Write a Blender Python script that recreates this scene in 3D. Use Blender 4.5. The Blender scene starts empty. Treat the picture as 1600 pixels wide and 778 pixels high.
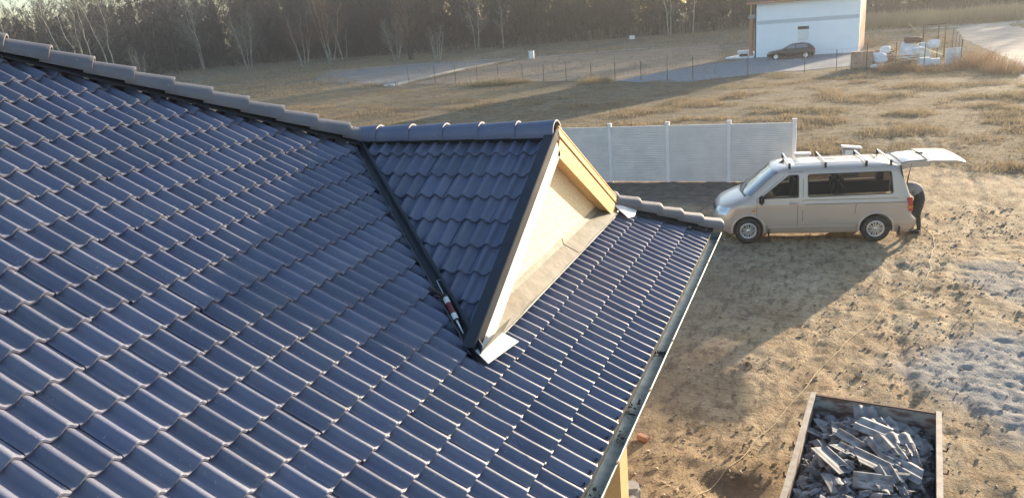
import bpy, bmesh, math, random
import numpy as np
from mathutils import Vector, Matrix
random.seed(7); rng = np.random.default_rng(7)
C = bpy.context.scene.collection
S = bpy.context.scene
R = math.radians
# ------------------------------------------------------------------ camera
cam = bpy.data.objects.new('camera', bpy.data.cameras.new('camera')); C.objects.link(cam)
cam.data.sensor_width = 36; cam.data.lens = 1160.9/1600*36
cam.data.clip_start = .1; cam.data.clip_end = 6000
_r = ((.92315327,.37560642,-.08190152),(.03915855,-.30381166,-.95192704),(-.38243254,.87556741,-.29517293))
_m = Matrix((( _r[0][0], -_r[1][0], -_r[2][0], 1.660),
             ( _r[0][1], -_r[1][1], -_r[2][1], -8.186),
             ( _r[0][2], -_r[1][2], -_r[2][2], 5.990),(0,0,0,1)))
cam.matrix_world = _m
S.camera = cam
# ------------------------------------------------------------------ sky, sun, exposure
SUN_EL = R(10.2); SUN_AZ = math.atan2(.38,.925)
w = bpy.data.worlds.new('World'); S.world = w; w.use_nodes = True
nt = w.node_tree
sky = nt.nodes.new('ShaderNodeTexSky'); sky.sky_type = 'NISHITA'; sky.sun_disc = False
sky.sun_elevation = SUN_EL; sky.sun_rotation = SUN_AZ; sky.air_density = 1.0; sky.dust_density = 1.6; sky.ozone_density = 2.0
bg = nt.nodes['Background']; bg.inputs[1].default_value = .145
nt.links.new(sky.outputs[0], bg.inputs[0])
sd = Vector((math.sin(SUN_AZ)*math.cos(SUN_EL), math.cos(SUN_AZ)*math.cos(SUN_EL), math.sin(SUN_EL)))
sun = bpy.data.objects.new('sun', bpy.data.lights.new('sun','SUN')); C.objects.link(sun)
sun.data.energy = 5.0; sun.data.angle = R(.6); sun.data.color = (1,.81,.58)
sun.rotation_euler = sd.to_track_quat('Z','Y').to_euler(); sun.location = (30,60,40)
S.view_settings.view_transform = 'Standard'; S.view_settings.look = 'None'
S.view_settings.gamma = 1; S.view_settings.use_curve_mapping = False
S.view_settings.exposure = 1.5
# ------------------------------------------------------------------ helpers
class MB:
    """collects faces, becomes ONE mesh object"""
    def __init__(s): s.v=[]; s.f=[]; s.s=[]
    def add(s, vs, fs, smooth=False):
        o=len(s.v); s.v += [tuple(p) for p in vs]
        for f in fs: s.f.append(tuple(i+o for i in f)); s.s.append(smooth)
        return s
    def box(s, c, size, M=None, bev=0):
        c=Vector(c); hx,hy,hz=[a/2 for a in size]
        if bev<=0:
            vs=[Vector((x*hx,y*hy,z*hz)) for x in(-1,1) for y in(-1,1) for z in(-1,1)]
            fs=[(0,1,3,2),(4,6,7,5),(0,4,5,1),(2,3,7,6),(0,2,6,4),(1,5,7,3)]
        else:
            b=bmesh.new(); bmesh.ops.create_cube(b,size=1)
            for v in b.verts: v.co=Vector((v.co.x*hx*2,v.co.y*hy*2,v.co.z*hz*2))
            bmesh.ops.bevel(b,geom=b.edges[:],offset=bev,segments=2,affect='EDGES')
            b.verts.index_update(); vs=[v.co.copy() for v in b.verts]; fs=[[v.index for v in f.verts] for f in b.faces]; b.free()
        if M is not None: vs=[M@v for v in vs]
        return s.add([v+c for v in vs],fs)
    def bar(s, a, b, wx, wz, up=(0,0,1)):
        """rectangular bar from a to b"""
        a=Vector(a);b=Vector(b);d=(b-a).normalized();u=Vector(up);x=d.cross(u)
        if x.length<1e-4: x=d.cross(Vector((1,0,0)))
        x.normalize();u=x.cross(d).normalized()
        vs=[]
        for q in (a,b):
            for i,j in((-1,-1),(1,-1),(1,1),(-1,1)): vs.append(q+x*(i*wx/2)+u*(j*wz/2))
        return s.add(vs,[(3,2,1,0),(4,5,6,7)]+[(i,(i+1)%4,(i+1)%4+4,i+4) for i in range(4)])
    def tube(s, pts, rad, n=8, cap=True, smooth=True):
        pts=[Vector(q) for q in pts]; rad=rad if isinstance(rad,(list,tuple)) else [rad]*len(pts)
        vs=[];fs=[]; prev=None
        for i,q in enumerate(pts):
            d=(pts[min(i+1,len(pts)-1)]-pts[max(i-1,0)]).normalized()
            if prev is None:
                x=d.cross(Vector((0,0,1)))
                if x.length<1e-3: x=Vector((1,0,0))
                x.normalize()
            else: x=(prev-d*prev.dot(d)).normalized()
            prev=x; y=d.cross(x)
            for k in range(n):
                t=2*math.pi*k/n; vs.append(q+(x*math.cos(t)+y*math.sin(t))*rad[i])
        for i in range(len(pts)-1):
            for k in range(n): fs.append((i*n+k,i*n+(k+1)%n,(i+1)*n+(k+1)%n,(i+1)*n+k))
        s.add(vs,fs,smooth)
        if cap: s.add(vs[:n],[tuple(range(n))[::-1]]); s.add(vs[-n:],[tuple(range(n))])
        return s
    def disc_lathe(s, prof, c, axis, n=24, smooth=True):
        """revolve (r, h) profile about axis at c"""
        ax=Vector(axis).normalized(); x=ax.orthogonal().normalized(); y=ax.cross(x); c=Vector(c); vs=[];fs=[]
        for r,h in prof:
            for k in range(n):
                t=2*math.pi*k/n; vs.append(c+ax*h+(x*math.cos(t)+y*math.sin(t))*r)
        for i in range(len(prof)-1):
            for k in range(n): fs.append((i*n+k,i*n+(k+1)%n,(i+1)*n+(k+1)%n,(i+1)*n+k))
        return s.add(vs,fs,smooth)
    def prism(s, poly, d):
        """extrude 3-D polygon by vector d"""
        d=Vector(d); a=[Vector(q) for q in poly]; n=len(a)
        return s.add(a+[q+d for q in a],[tuple(range(n))[::-1],tuple(range(n,2*n))]+[(i,(i+1)%n,(i+1)%n+n,i+n) for i in range(n)])
    def build(s, name, mat, parent=None, loc=None):
        me=bpy.data.meshes.new(name); me.from_pydata(s.v,[],s.f); me.polygons.foreach_set('use_smooth',s.s)
        return finish(name,me,mat,parent,loc)
def finish(name, me, mat, parent=None, loc=None):
    me.materials.append(mat); o=bpy.data.objects.new(name,me); C.objects.link(o); me.update()
    if parent is not None:
        o.parent=parent
        if parent.get('world'): o.location=-parent.location
    elif loc is not None:
        me.transform(Matrix.Translation(-Vector(loc))); o.location=loc
    else:
        n=len(me.vertices); a=np.empty(n*3,np.float32); me.vertices.foreach_get('co',a); a=a.reshape(-1,3)
        b=Vector(((a[:,0].min()+a[:,0].max())/2,(a[:,1].min()+a[:,1].max())/2,a[:,2].min())); b=Vector([float(q) for q in b])
        me.transform(Matrix.Translation(-b)); o.location=b
    return o
def npmesh(name, V, F, mat, parent=None, smooth=False, loc=None):
    V=np.asarray(V,np.float32); F=np.asarray(F,np.int32); k=F.shape[1]
    me=bpy.data.meshes.new(name); me.vertices.add(len(V)); me.vertices.foreach_set('co',V.ravel())
    me.loops.add(F.size); me.loops.foreach_set('vertex_index',F.ravel()); me.polygons.add(len(F))
    me.polygons.foreach_set('loop_start',np.arange(0,F.size,k,dtype=np.int32))
    me.polygons.foreach_set('use_smooth',np.full(len(F),smooth)); me.update(); me.validate()
    return finish(name,me,mat,parent,loc)
def tag(o,label=None,cat=None,group=None,kind=None):
    for k,v in (('label',label),('category',cat),('group',group),('kind',kind)):
        if v: o[k]=v
    return o
def thing(name,label,cat,loc=(0,0,0),rz=0,group=None,world=False):
    o=bpy.data.objects.new(name,None); C.objects.link(o); o.location=loc; o.rotation_euler=(0,0,rz); o.empty_display_size=.3
    if world: o['world']=True
    return tag(o,label,cat,group)
def copy_tree(o,parent=None):
    c=o.copy(); C.objects.link(c); c.parent=parent
    for ch in o.children: copy_tree(ch,c)
    return c
# value noise
_T=rng.random((256,256)).astype(np.float64)
def vn(x,y):
    xi=np.floor(x).astype(int); yi=np.floor(y).astype(int); fx=x-xi; fy=y-yi; fx=fx*fx*(3-2*fx); fy=fy*fy*(3-2*fy)
    a=_T[xi&255,yi&255]; b=_T[(xi+1)&255,yi&255]; c=_T[xi&255,(yi+1)&255]; d=_T[(xi+1)&255,(yi+1)&255]
    return (a*(1-fx)+b*fx)*(1-fy)+(c*(1-fx)+d*fx)*fy
def fbm(x,y,o=4,g=.5):
    r=0;a=1;t=0
    for i in range(o): r=r+a*vn(x*2**i+17*i,y*2**i+31*i); t+=a; a*=g
    return r/t
def sstep(a,b,x): t=np.clip((x-a)/(b-a),0,1); return t*t*(3-2*t)
# ------------------------------------------------------------------ materials
def mat(name, col, rough=.6, metal=0, col2=None, scale=8, det=4, bump=0, bscale=None, isl=0, spec=.5, coat=0, stretch=None, lo=.35, hi=.65):
    m=bpy.data.materials.new(name); m.use_nodes=True; N=m.node_tree.nodes; L=m.node_tree.links; b=N['Principled BSDF']
    b.inputs['Roughness'].default_value=rough; b.inputs['Metallic'].default_value=metal; b.inputs['Specular IOR Level'].default_value=spec
    if coat: b.inputs['Coat Weight'].default_value=coat; b.inputs['Coat Roughness'].default_value=.05
    b.inputs['Base Color'].default_value=(*col,1)
    tc=N.new('ShaderNodeTexCoord'); vec=tc.outputs['Object']
    if stretch:
        mp=N.new('ShaderNodeMapping'); mp.inputs['Scale'].default_value=stretch; L.new(vec,mp.inputs[0]); vec=mp.outputs[0]
    out=None
    if col2:
        n=N.new('ShaderNodeTexNoise'); n.inputs['Scale'].default_value=scale; n.inputs['Detail'].default_value=det; L.new(vec,n.inputs['Vector'])
        r=N.new('ShaderNodeMapRange'); r.inputs[1].default_value=lo; r.inputs[2].default_value=hi; L.new(n.outputs[0],r.inputs[0])
        x=N.new('ShaderNodeMix'); x.data_type='RGBA'; x.inputs[6].default_value=(*col,1); x.inputs[7].default_value=(*col2,1); L.new(r.outputs[0],x.inputs[0]); out=x.outputs[2]
    if isl:
        g=N.new('ShaderNodeNewGeometry'); h=N.new('ShaderNodeHueSaturation'); r=N.new('ShaderNodeMapRange'); r.inputs[3].default_value=1-isl; r.inputs[4].default_value=1+isl
        L.new(g.outputs['Random Per Island'],r.inputs[0]); L.new(r.outputs[0],h.inputs['Value'])
        if out: L.new(out,h.inputs['Color'])
        else: h.inputs['Color'].default_value=(*col,1)
        out=h.outputs[0]
    if out: L.new(out,b.inputs['Base Color'])
    if bump:
        n=N.new('ShaderNodeTexNoise'); n.inputs['Scale'].default_value=bscale or scale*3; n.inputs['Detail'].default_value=5; L.new(vec,n.inputs['Vector'])
        u=N.new('ShaderNodeBump'); u.inputs['Strength'].default_value=1; u.inputs['Distance'].default_value=bump; L.new(n.outputs[0],u.inputs['Height']); L.new(u.outputs[0],b.inputs['Normal'])
    return m
def foliage(name, cols, trans=.3, rough=.8, scale=.08):
    """several tones picked per blade / twig, with some light passing through"""
    m=bpy.data.materials.new(name); m.use_nodes=True; N=m.node_tree.nodes; L=m.node_tree.links; b=N['Principled BSDF']; b.inputs['Roughness'].default_value=rough; b.inputs['Specular IOR Level'].default_value=.2
    g=N.new('ShaderNodeNewGeometry'); tc=N.new('ShaderNodeTexCoord'); n=N.new('ShaderNodeTexNoise'); n.inputs['Scale'].default_value=scale; n.inputs['Detail'].default_value=3; L.new(g.outputs['Position'],n.inputs['Vector'])
    ma=N.new('ShaderNodeMath'); ma.operation='MULTIPLY_ADD'; ma.inputs[1].default_value=.45; L.new(g.outputs['Random Per Island'],ma.inputs[0])
    mb=N.new('ShaderNodeMapRange'); mb.inputs[1].default_value=.3; mb.inputs[2].default_value=.7; mb.inputs[4].default_value=.55; L.new(n.outputs[0],mb.inputs[0]); L.new(mb.outputs[0],ma.inputs[2])
    r=N.new('ShaderNodeValToRGB'); e=r.color_ramp.elements
    for i,c in enumerate(cols):
        q=i/(len(cols)-1)
        if i==0: el=e[0]
        elif i==len(cols)-1: el=e[-1]
        else: el=e.new(q)
        el.position=q; el.color=(*c,1)
    L.new(ma.outputs[0],r.inputs[0]); L.new(r.outputs[0],b.inputs['Base Color'])
    if trans:
        t=N.new('ShaderNodeBsdfTranslucent'); L.new(r.outputs[0],t.inputs[0]); x=N.new('ShaderNodeMixShader'); x.inputs[0].default_value=trans
        L.new(b.outputs[0],x.inputs[1]); L.new(t.outputs[0],x.inputs[2]); L.new(x.outputs[0],N['Material Output'].inputs[0])
    return m
M={}
def tilemat(name,c1,c2,rough):
    m=mat(name,c1,rough,0,c2,3,5,.0012,160,isl=.15,spec=.8); N=m.node_tree.nodes; L=m.node_tree.links; b=N['Principled BSDF']
    src=b.inputs['Base Color'].links[0].from_socket
    tc=N.new('ShaderNodeTexCoord'); n=N.new('ShaderNodeTexNoise'); n.inputs['Scale'].default_value=14; n.inputs['Detail'].default_value=6; n.inputs['Roughness'].default_value=.75
    L.new(tc.outputs['Object'],n.inputs['Vector']); r=N.new('ShaderNodeMapRange'); r.inputs[1].default_value=.60; r.inputs[2].default_value=.82; r.inputs[4].default_value=.42; L.new(n.outputs[0],r.inputs[0])
    x=N.new('ShaderNodeMix'); x.data_type='RGBA'; x.inputs[7].default_value=(.25,.22,.19,1); L.new(r.outputs[0],x.inputs[0]); L.new(src,x.inputs[6]); L.new(x.outputs[2],b.inputs['Base Color'])
    n3=N.new('ShaderNodeTexNoise'); n3.inputs['Scale'].default_value=38; n3.inputs['Detail'].default_value=2; L.new(tc.outputs['Object'],n3.inputs['Vector']); r3=N.new('ShaderNodeMapRange'); r3.inputs[1].default_value=.70; r3.inputs[2].default_value=.74; r3.inputs[4].default_value=.6; L.new(n3.outputs[0],r3.inputs[0])
    x3=N.new('ShaderNodeMix'); x3.data_type='RGBA'; x3.inputs[7].default_value=(.38,.35,.31,1); L.new(r3.outputs[0],x3.inputs[0]); L.new(x.outputs[2],x3.inputs[6]); L.new(x3.outputs[2],b.inputs['Base Color'])
    rr=N.new('ShaderNodeMapRange'); rr.inputs[3].default_value=rough-.08; rr.inputs[4].default_value=rough+.15; L.new(n.outputs[0],rr.inputs[0]); L.new(rr.outputs[0],b.inputs['Roughness'])
    return m
M['tile']=tilemat('anthracite_tile',(.096,.107,.168),(.124,.134,.182),.52)
M['cap']=tilemat('ridge_cap_grey',(.098,.098,.112),(.125,.123,.134),.55)
M['underlay']=mat('roof_underlay',(.02,.02,.022),.9)
M['valley']=mat('black_valley_metal',(.018,.022,.03),.38,0,(.03,.034,.042),6)
M['lead']=mat('flashing',(.175,.165,.135),.6,0,(.24,.225,.185),7,5,.004,20)
M['leadlight']=mat('flashing_light',(.50,.52,.50),.5,0,(.58,.59,.56),8,5,.003,30)
M['zinc']=mat('galvanised_zinc',(.34,.39,.37),.55,.3,(.20,.25,.23),9,6,.001,40)
M['plank']=mat('pale_timber',(.62,.44,.24),.6,0,(.52,.34,.16),6,5,.0008,60,stretch=(12,1,12))
M['board']=mat('verge_timber',(.72,.47,.22),.55,0,(.60,.36,.14),5,5,.0008,60,stretch=(8,1,8))
M['white']=mat('white_paint',(.80,.79,.76),.55,0,(.70,.69,.66),4)
def osb():
    m=mat('osb',(.93,.79,.55),.65,0,(.82,.57,.28),22,6,.0015,60,stretch=(1,1,2.2)); return m
M['osb']=osb()
M['plaster']=mat('white_plaster',(.90,.91,.91),.85,0,(.86,.87,.88),.8,5)
M['housewall']=mat('house_render',(.55,.50,.42),.85,0,(.48,.43,.36),3)
M['concrete']=mat('precast_concrete',(.74,.73,.71),.85,0,(.66,.655,.64),2.5,6,.003,30)
M['concrete2']=mat('grey_concrete',(.42,.41,.39),.85,0,(.32,.31,.30),5,6,.003,40)
M['van']=mat('beige_silver_paint',(.50,.415,.345),.30,.22,(.47,.39,.32),2,2,coat=.6)
M['chrome']=mat('alloy',(.62,.62,.63),.3,.8)
M['rubber']=mat('rubber',(.025,.024,.023),.8,0,(.06,.052,.045),8)
M['black']=mat('black_plastic',(.02,.02,.021),.5)
def tinted():
    m=bpy.data.materials.new('tinted_glass'); m.use_nodes=True; N=m.node_tree.nodes; L=m.node_tree.links; b=N['Principled BSDF']
    b.inputs['Base Color'].default_value=(.012,.012,.013,1); b.inputs['Roughness'].default_value=.04; b.inputs['Specular IOR Level'].default_value=.5
    t=N.new('ShaderNodeBsdfTransparent'); t.inputs[0].default_value=(.38,.36,.33,1); x=N.new('ShaderNodeMixShader'); x.inputs[0].default_value=.80
    L.new(b.outputs[0],x.inputs[1]); L.new(t.outputs[0],x.inputs[2]); L.new(x.outputs[0],N['Material Output'].inputs[0]); return m
M['darkglass']=tinted()
M['screen']=mat('windscreen_glass',(.10,.12,.13),.05,0,spec=.8,coat=1)
M['lens']=mat('headlamp_lens',(.55,.57,.6),.12,.4,spec=.7,coat=1)
M['red']=mat('red_lens',(.45,.03,.02),.2,coat=1)
M['orange']=mat('orange_lens',(.6,.2,.03),.2,coat=1)
M['seat']=mat('seat_fabric',(.05,.05,.055),.9)
M['seam']=mat('door_gap',(.10,.09,.08),.7)
M['carpaint']=mat('dark_car_paint',(.022,.019,.022),.35,.1,coat=.3)
M['jacket']=mat('grey_jacket',(.34,.34,.35),.85,0,(.22,.22,.23),20,4,.004,25)
M['trousers']=mat('dark_trousers',(.055,.055,.06),.9,0,(.075,.072,.07),15,4,.005,20)
M['skin']=mat('skin',(.45,.27,.19),.6)
M['hair']=mat('dark_hair',(.04,.028,.02),.8)
M['brick']=mat('hollow_brick',(.50,.27,.17),.85,0,(.42,.21,.13),4,5,.004,20)
M['redroof']=mat('dark_red_roof',(.17,.07,.06),.7,0,(.22,.10,.08),5)
M['greyband']=mat('grey_band',(.58,.61,.62),.9,0,(.53,.56,.58),2)
M['foam']=mat('white_sheet',(.78,.80,.82),.6,0,(.66,.68,.70),3,4,.01,6)
M['rust']=mat('rusty_steel',(.16,.09,.06),.8,0,(.09,.055,.04),10)
M['wire']=mat('wire',(.30,.29,.27),.6,.3)
M['wood']=mat('weathered_wood',(.33,.25,.17),.8,0,(.22,.16,.11),6,5,.002,30)
M['freshwood']=mat('fresh_wood',(.60,.45,.26),.7,0,(.48,.34,.18),6)
M['gravelpad']=mat('dark_gravel',(.14,.16,.18),.95,0,(.20,.22,.235),3,6,.03,10)
M['road']=mat('pale_dirt_road',(.30,.28,.25),.95,0,(.23,.21,.18),.6,7,.03,4)
M['trailerside']=mat('worn_trailer_side',(.20,.13,.11),.75,0,(.42,.40,.36),5,7,.002,30,stretch=(1,1,2.5),lo=.42,hi=.56)
M['rim']=mat('trailer_rim',(.46,.42,.36),.7,0,(.34,.28,.22),10,6,.002,40)
M['brokentile']=mat('broken_tile_grey',(.17,.175,.19),.8,0,(.33,.325,.31),9,6,.002,60,isl=.25)
M['shards']=mat('tile_shards',(.115,.12,.135),.75,0,(.26,.255,.25),7,6,.004,40,isl=.5)
M['cable']=mat('yellow_hose',(.60,.48,.28),.7)
M['label']=mat('maroon_label',(.16,.03,.03),.5)
M['birch']=mat('pale_bark',(.40,.37,.30),.9,0,(.22,.20,.16),3,5,stretch=(1,1,.4))
M['bark']=mat('dark_bark',(.055,.047,.04),.95,0,(.09,.075,.06),2)
M['twig_pale']=foliage('pale_twigs',[(.19,.172,.135),(.26,.237,.185)],0)
M['twig_red']=foliage('reddish_twigs',[(.17,.105,.073),(.24,.152,.104)],0)
M['twig_dark']=foliage('dark_twigs',[(.045,.038,.032),(.075,.065,.053)],0)
M['twig_olive']=foliage('olive_twigs',[(.12,.115,.07),(.18,.17,.105)],0)
M['forest']=foliage('winter_wood',[(.062,.054,.047),(.095,.080,.066),(.125,.098,.077),(.092,.086,.067)],.0,scale=.02)
M['conifer']=foliage('far_conifers',[(.03,.04,.028),(.05,.058,.038)],.1)
M['grass']=foliage('dry_grass',[(.15,.14,.09),(.235,.195,.13),(.35,.28,.18),(.26,.195,.13),(.17,.125,.085)],.35,scale=.16)
M['reeds']=foliage('tan_reeds',[(.28,.215,.125),(.38,.30,.18),(.33,.23,.135)],.35)
M['weeds']=foliage('dead_weeds',[(.20,.13,.085),(.30,.20,.12),(.36,.26,.155)],.3,scale=.4)

# ------------------------------------------------------------------ ground
def lines(a,b,fine,segs):
    """fine lines between a and b, coarser ones outwards"""
    core=list(np.arange(a,b+1e-6,fine)); up=[];x=core[-1]
    for lim,st in segs:
        while x<lim: x+=st; up.append(x)
    dn=[];x=core[0]
    for lim,st in segs:
        while x>-lim: x-=st; dn.append(x)
    return np.array(dn[::-1]+core+up)
gx=lines(-1.6,6.2,.065,[(12,.2),(40,.8),(150,4),(400,25),(2500,300)])
gy=lines(-1.5,12.8,.065,[(24,.2),(70,.8),(200,4),(400,25),(2500,300)])
GX,GY=np.meshgrid(gx,gy,indexing='ij')
def zones(x,y):
    n=fbm(x*.9,y*.9,4); n2=fbm(x*.25+9,y*.25,4)
    grass=sstep(19.0,22.5,y+5*(n2-.5)+2.5*(n-.5))
    grass=np.maximum(grass,sstep(-9,-13,x+3*(n-.5)))
    grav=sstep(2.3,1.2,np.hypot((x-5.0-1.0*(n2-.5))/1.05,(y-4.2)/1.2)+1.6*(n-.5))
    grav=np.maximum(grav, .7*sstep(1.3,.5,np.hypot((x-5.3),(y-8.7)/1.4)+1.2*(n-.5)))
    soil=sstep(13.5,15.5,y+2*(n-.5))*sstep(2.0,.2,x+2*(n2-.5))
    soil=np.maximum(soil,.75*sstep(.95,.35,np.hypot((x-.75)/.8,(y-.45)/.55)+.7*(n-.5)))
    soil=np.maximum(soil,.35*sstep(1.2,-.5,x+1.5*(n-.5)))
    return grass,grav,soil
def gheight(x,y):
    gr,gv,so=zones(x,y)
    near=sstep(45,24,np.abs(y))*sstep(40,20,np.abs(x))
    h=.07*(fbm(x*.5,y*.5,3)-.5)+.05*(fbm(x*1.9+.5*y,y*1.5,4)-.5)-.035*np.abs(fbm(x*3.6,y*2.6,3)-.5)+.036*(fbm(x*7,y*6,2)-.5)
    # wheel ruts running off towards the road
    for c in (-.2,1.45,2.6,4.2,5.6):
        t=(x-c-1.9-.12*(y-8)-.35*np.sin(y*.33+c)); h=h-.035*np.exp(-(t/.13)**2)*(.4+.9*vn(x*.6+c,y*.6))+.02*np.exp(-((np.abs(t)-.24)/.08)**2)*vn(x*.8,y*.8+c)
    lump=np.abs(fbm(x*3.2+.6*y,y*3.2,3)-.5)
    h=h+gv*(.06*np.minimum(np.abs(fbm(x*6+.6*y,y*6,3)-.5)*3.2,.3)*2-.02)
    h=h-.10*sstep(.8,.2,np.hypot((x-.75)/.8,(y-.35)/.5))
    h=h*near
    # under the buildings and vehicles the ground is trodden flat
    for (cx,cy,r) in ((1.4,11.9,3.0),(2.3,.4,1.6)): h=h*(1-.7*sstep(r,r*.6,np.hypot(x-cx,y-cy)))
    return h
GZ=gheight(GX,GY)
nx,ny=GX.shape
idx=np.arange(nx*ny).reshape(nx,ny)
F=np.stack([idx[:-1,:-1],idx[1:,:-1],idx[1:,1:],idx[:-1,1:]],-1).reshape(-1,4)
V=np.stack([GX,GY,GZ],-1).reshape(-1,3)
def groundmat():
    m=bpy.data.materials.new('ground'); m.use_nodes=True; N=m.node_tree.nodes; L=m.node_tree.links; b=N['Principled BSDF']; b.inputs['Roughness'].default_value=.95; b.inputs['Specular IOR Level'].default_value=.15
    g=N.new('ShaderNodeNewGeometry'); at=N.new('ShaderNodeAttribute'); at.attribute_name='zone'; sp=N.new('ShaderNodeSeparateColor'); L.new(at.outputs['Color'],sp.inputs[0])
    def noise(s,d=6,rg=.6,st=None):
        n=N.new('ShaderNodeTexNoise'); n.inputs['Scale'].default_value=s; n.inputs['Detail'].default_value=d; n.inputs['Roughness'].default_value=rg
        if st:
            mp=N.new('ShaderNodeMapping'); mp.inputs['Scale'].default_value=st; mp.inputs['Rotation'].default_value=(0,0,R(24)); L.new(g.outputs['Position'],mp.inputs[0]); L.new(mp.outputs[0],n.inputs['Vector'])
        else: L.new(g.outputs['Position'],n.inputs['Vector'])
        return n.outputs[0]
    def ramp(v,a,b2,cols=None):
        r=N.new('ShaderNodeMapRange'); r.inputs[1].default_value=a; r.inputs[2].default_value=b2; L.new(v,r.inputs[0]); return r.outputs[0]
    def mix(f,a,c):
        x=N.new('ShaderNodeMix'); x.data_type='RGBA'; L.new(f,x.inputs[0])
        for s,v in ((6,a),(7,c)):
            if isinstance(v,tuple): x.inputs[s].default_value=(*v,1)
            else: L.new(v,x.inputs[s])
        return x.outputs[2]
    def mul(a,k):
        q=N.new('ShaderNodeMath'); q.operation='MULTIPLY'; L.new(a,q.inputs[0])
        if isinstance(k,float): q.inputs[1].default_value=k
        else: L.new(k,q.inputs[1])
        return q.outputs[0]
    sand=mix(ramp(noise(.35),.38,.62),(.47,.345,.20),(.56,.45,.30))
    sand=mix(ramp(noise(.9,6,.6),.46,.62),sand,(.39,.275,.16))
    sand=mix(ramp(noise(2.3,7,.65),.5,.66),sand,(.31,.22,.13))
    sand=mix(mul(ramp(noise(6,6,.65,(1,.30,1)),.50,.64),.85),sand,(.175,.125,.08))
    sand=mix(mul(ramp(noise(13,4,.6,(.4,1.2,1)),.56,.68),.8),sand,(.14,.10,.065))
    sand=mix(mul(ramp(noise(24,3),.6,.75),.6),sand,(.55,.47,.35))
    sand=mix(mul(ramp(noise(30,5,.7,(.5,1,1)),.56,.66),.8),sand,(.12,.085,.055))
    sand=mix(mul(ramp(noise(17,5,.7),.60,.70),.7),sand,(.62,.54,.42))
    grass=mix(ramp(noise(.11,6),.4,.6),(.235,.185,.115),(.175,.158,.108))
    grass=mix(ramp(noise(1.3,8,.7),.45,.7),grass,(.13,.098,.065))
    grass=mix(mul(ramp(noise(5,6,.7),.5,.7),.7),grass,(.33,.265,.17))
    grass=mix(mul(ramp(noise(2.1,5,.6,(.45,1.3,1)),.50,.60),.8),grass,(.085,.066,.045))
    grav=mix(ramp(noise(6,8,.7),.35,.65),(.25,.245,.235),(.40,.385,.355))
    soil=mix(ramp(noise(3,8,.7),.35,.65),(.15,.115,.085),(.26,.205,.155))
    c=mix(sp.outputs[2],sand,soil); c=mix(sp.outputs[1],c,grav); c=mix(sp.outputs[0],c,grass)
    L.new(c,b.inputs['Base Color'])
    n1=noise(13,9,.72,(1,.5,1)); u=N.new('ShaderNodeBump'); u.inputs['Distance'].default_value=.06; u.inputs['Strength'].default_value=.9; L.new(n1,u.inputs['Height'])
    n2=noise(45,4,.6); u2=N.new('ShaderNodeBump'); u2.inputs['Distance'].default_value=.014; L.new(n2,u2.inputs['Height']); L.new(u.outputs[0],u2.inputs['Normal']); L.new(u2.outputs[0],b.inputs['Normal'])
    return m
M['ground']=groundmat()
g=npmesh('ground',V,F,M['ground'],smooth=True,loc=(0,0,0)); tag(g,kind='structure')
zc=np.ones((nx*ny,4),np.float32); z3=zones(GX,GY)
for i in range(3): zc[:,i]=z3[i].ravel()
ca=g.data.color_attributes.new('zone','FLOAT_COLOR','POINT'); ca.data.foreach_set('color',zc.ravel())
# flat sheets laid on the ground
def sheet(name,pts,mt,z=.03,thick=.0,seed=0):
    b=bmesh.new(); f=b.faces.new([b.verts.new((x,y,z)) for x,y in pts])
    bmesh.ops.triangulate(b,faces=[f]); bmesh.ops.subdivide_edges(b,edges=b.edges[:],cuts=5,use_grid_fill=True)
    for v in b.verts:
        if v.is_boundary: v.co.x+=random.uniform(-.25,.25); v.co.y+=random.uniform(-.5,.5)
    me=bpy.data.meshes.new(name); b.to_mesh(me); b.free(); o=finish(name,me,mt,loc=(0,0,0)); return tag(o,kind='structure')
def strip(name,pts,mt,z):
    """road from a list of (left x, left y, right x, right y)"""
    q=[]
    for a,c in zip(pts[:-1],pts[1:]):
        for k in range(6): q.append([a[i]+(c[i]-a[i])*k/6 for i in range(4)])
    q.append(list(pts[-1])); vs=[];fs=[]
    for a in q:
        jx=random.uniform(-.18,.18); jr=random.uniform(-.18,.18)
        for k in range(7): t=k/6; vs.append((a[0]+jx+(a[2]+jr-a[0]-jx)*t,a[1]+(a[3]-a[1])*t,z-(.05*(abs(t-.5)*2)**4)))
    for i in range(len(q)-1):
        for k in range(6): fs.append((i*7+k,i*7+k+1,(i+1)*7+k+1,(i+1)*7+k))
    b=MB(); b.add(vs,fs,True); return tag(b.build(name,mt,loc=(0,0,0)),kind='structure')
strip('dirt_road',[(12.4,44,22,40),(13.4,51,22,50),(14.4,60,21.8,62),(14.5,70,21.4,73),(14.7,80,21.2,82),(15.0,88,21.5,90),(16.0,97,22.5,98),(16.6,104,23.5,106),(17.5,108.5,27,112)],M['road'],.06)
strip('dirt_road',[(27,112,26,116),(17,109.5,17.6,112.8),(6,110.2,6.4,112.6),(-10,108.3,-9.8,110.2),(-24,106,-23.8,107.8),(-40,100.5,-40,102),(-55,104.3,-55,105.6),(-78,100.2,-78,101.4)],M['road'],.055)
sheet('gravel_yard',[(-16,56.5),(-9,52.5),(-3,57),(4.6,60),(5.2,72),(5,80),(-6,82),(-6.3,72),(-9,70)],M['gravelpad'],.035)
M['plot']=mat('bare_plot_soil',(.17,.115,.075),.95,0,(.235,.175,.115),.5,7,.05,3)
sheet('plot_soil',[(-40.8,64.5),(-16,57.5),(-9.2,70.5),(-9,76),(-12.5,104.5),(-24,104.5),(-40.5,97)],M['plot'],.03)
M['track']=mat('grey_track',(.13,.13,.125),.95,0,(.18,.175,.16),.4,7,.04,3)
sheet('grey_track',[(-42.4,64.5),(-42.6,82),(-41.8,97),(-54,103.5),(-78,99.5),(-62,76)],M['track'],.03)

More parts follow.
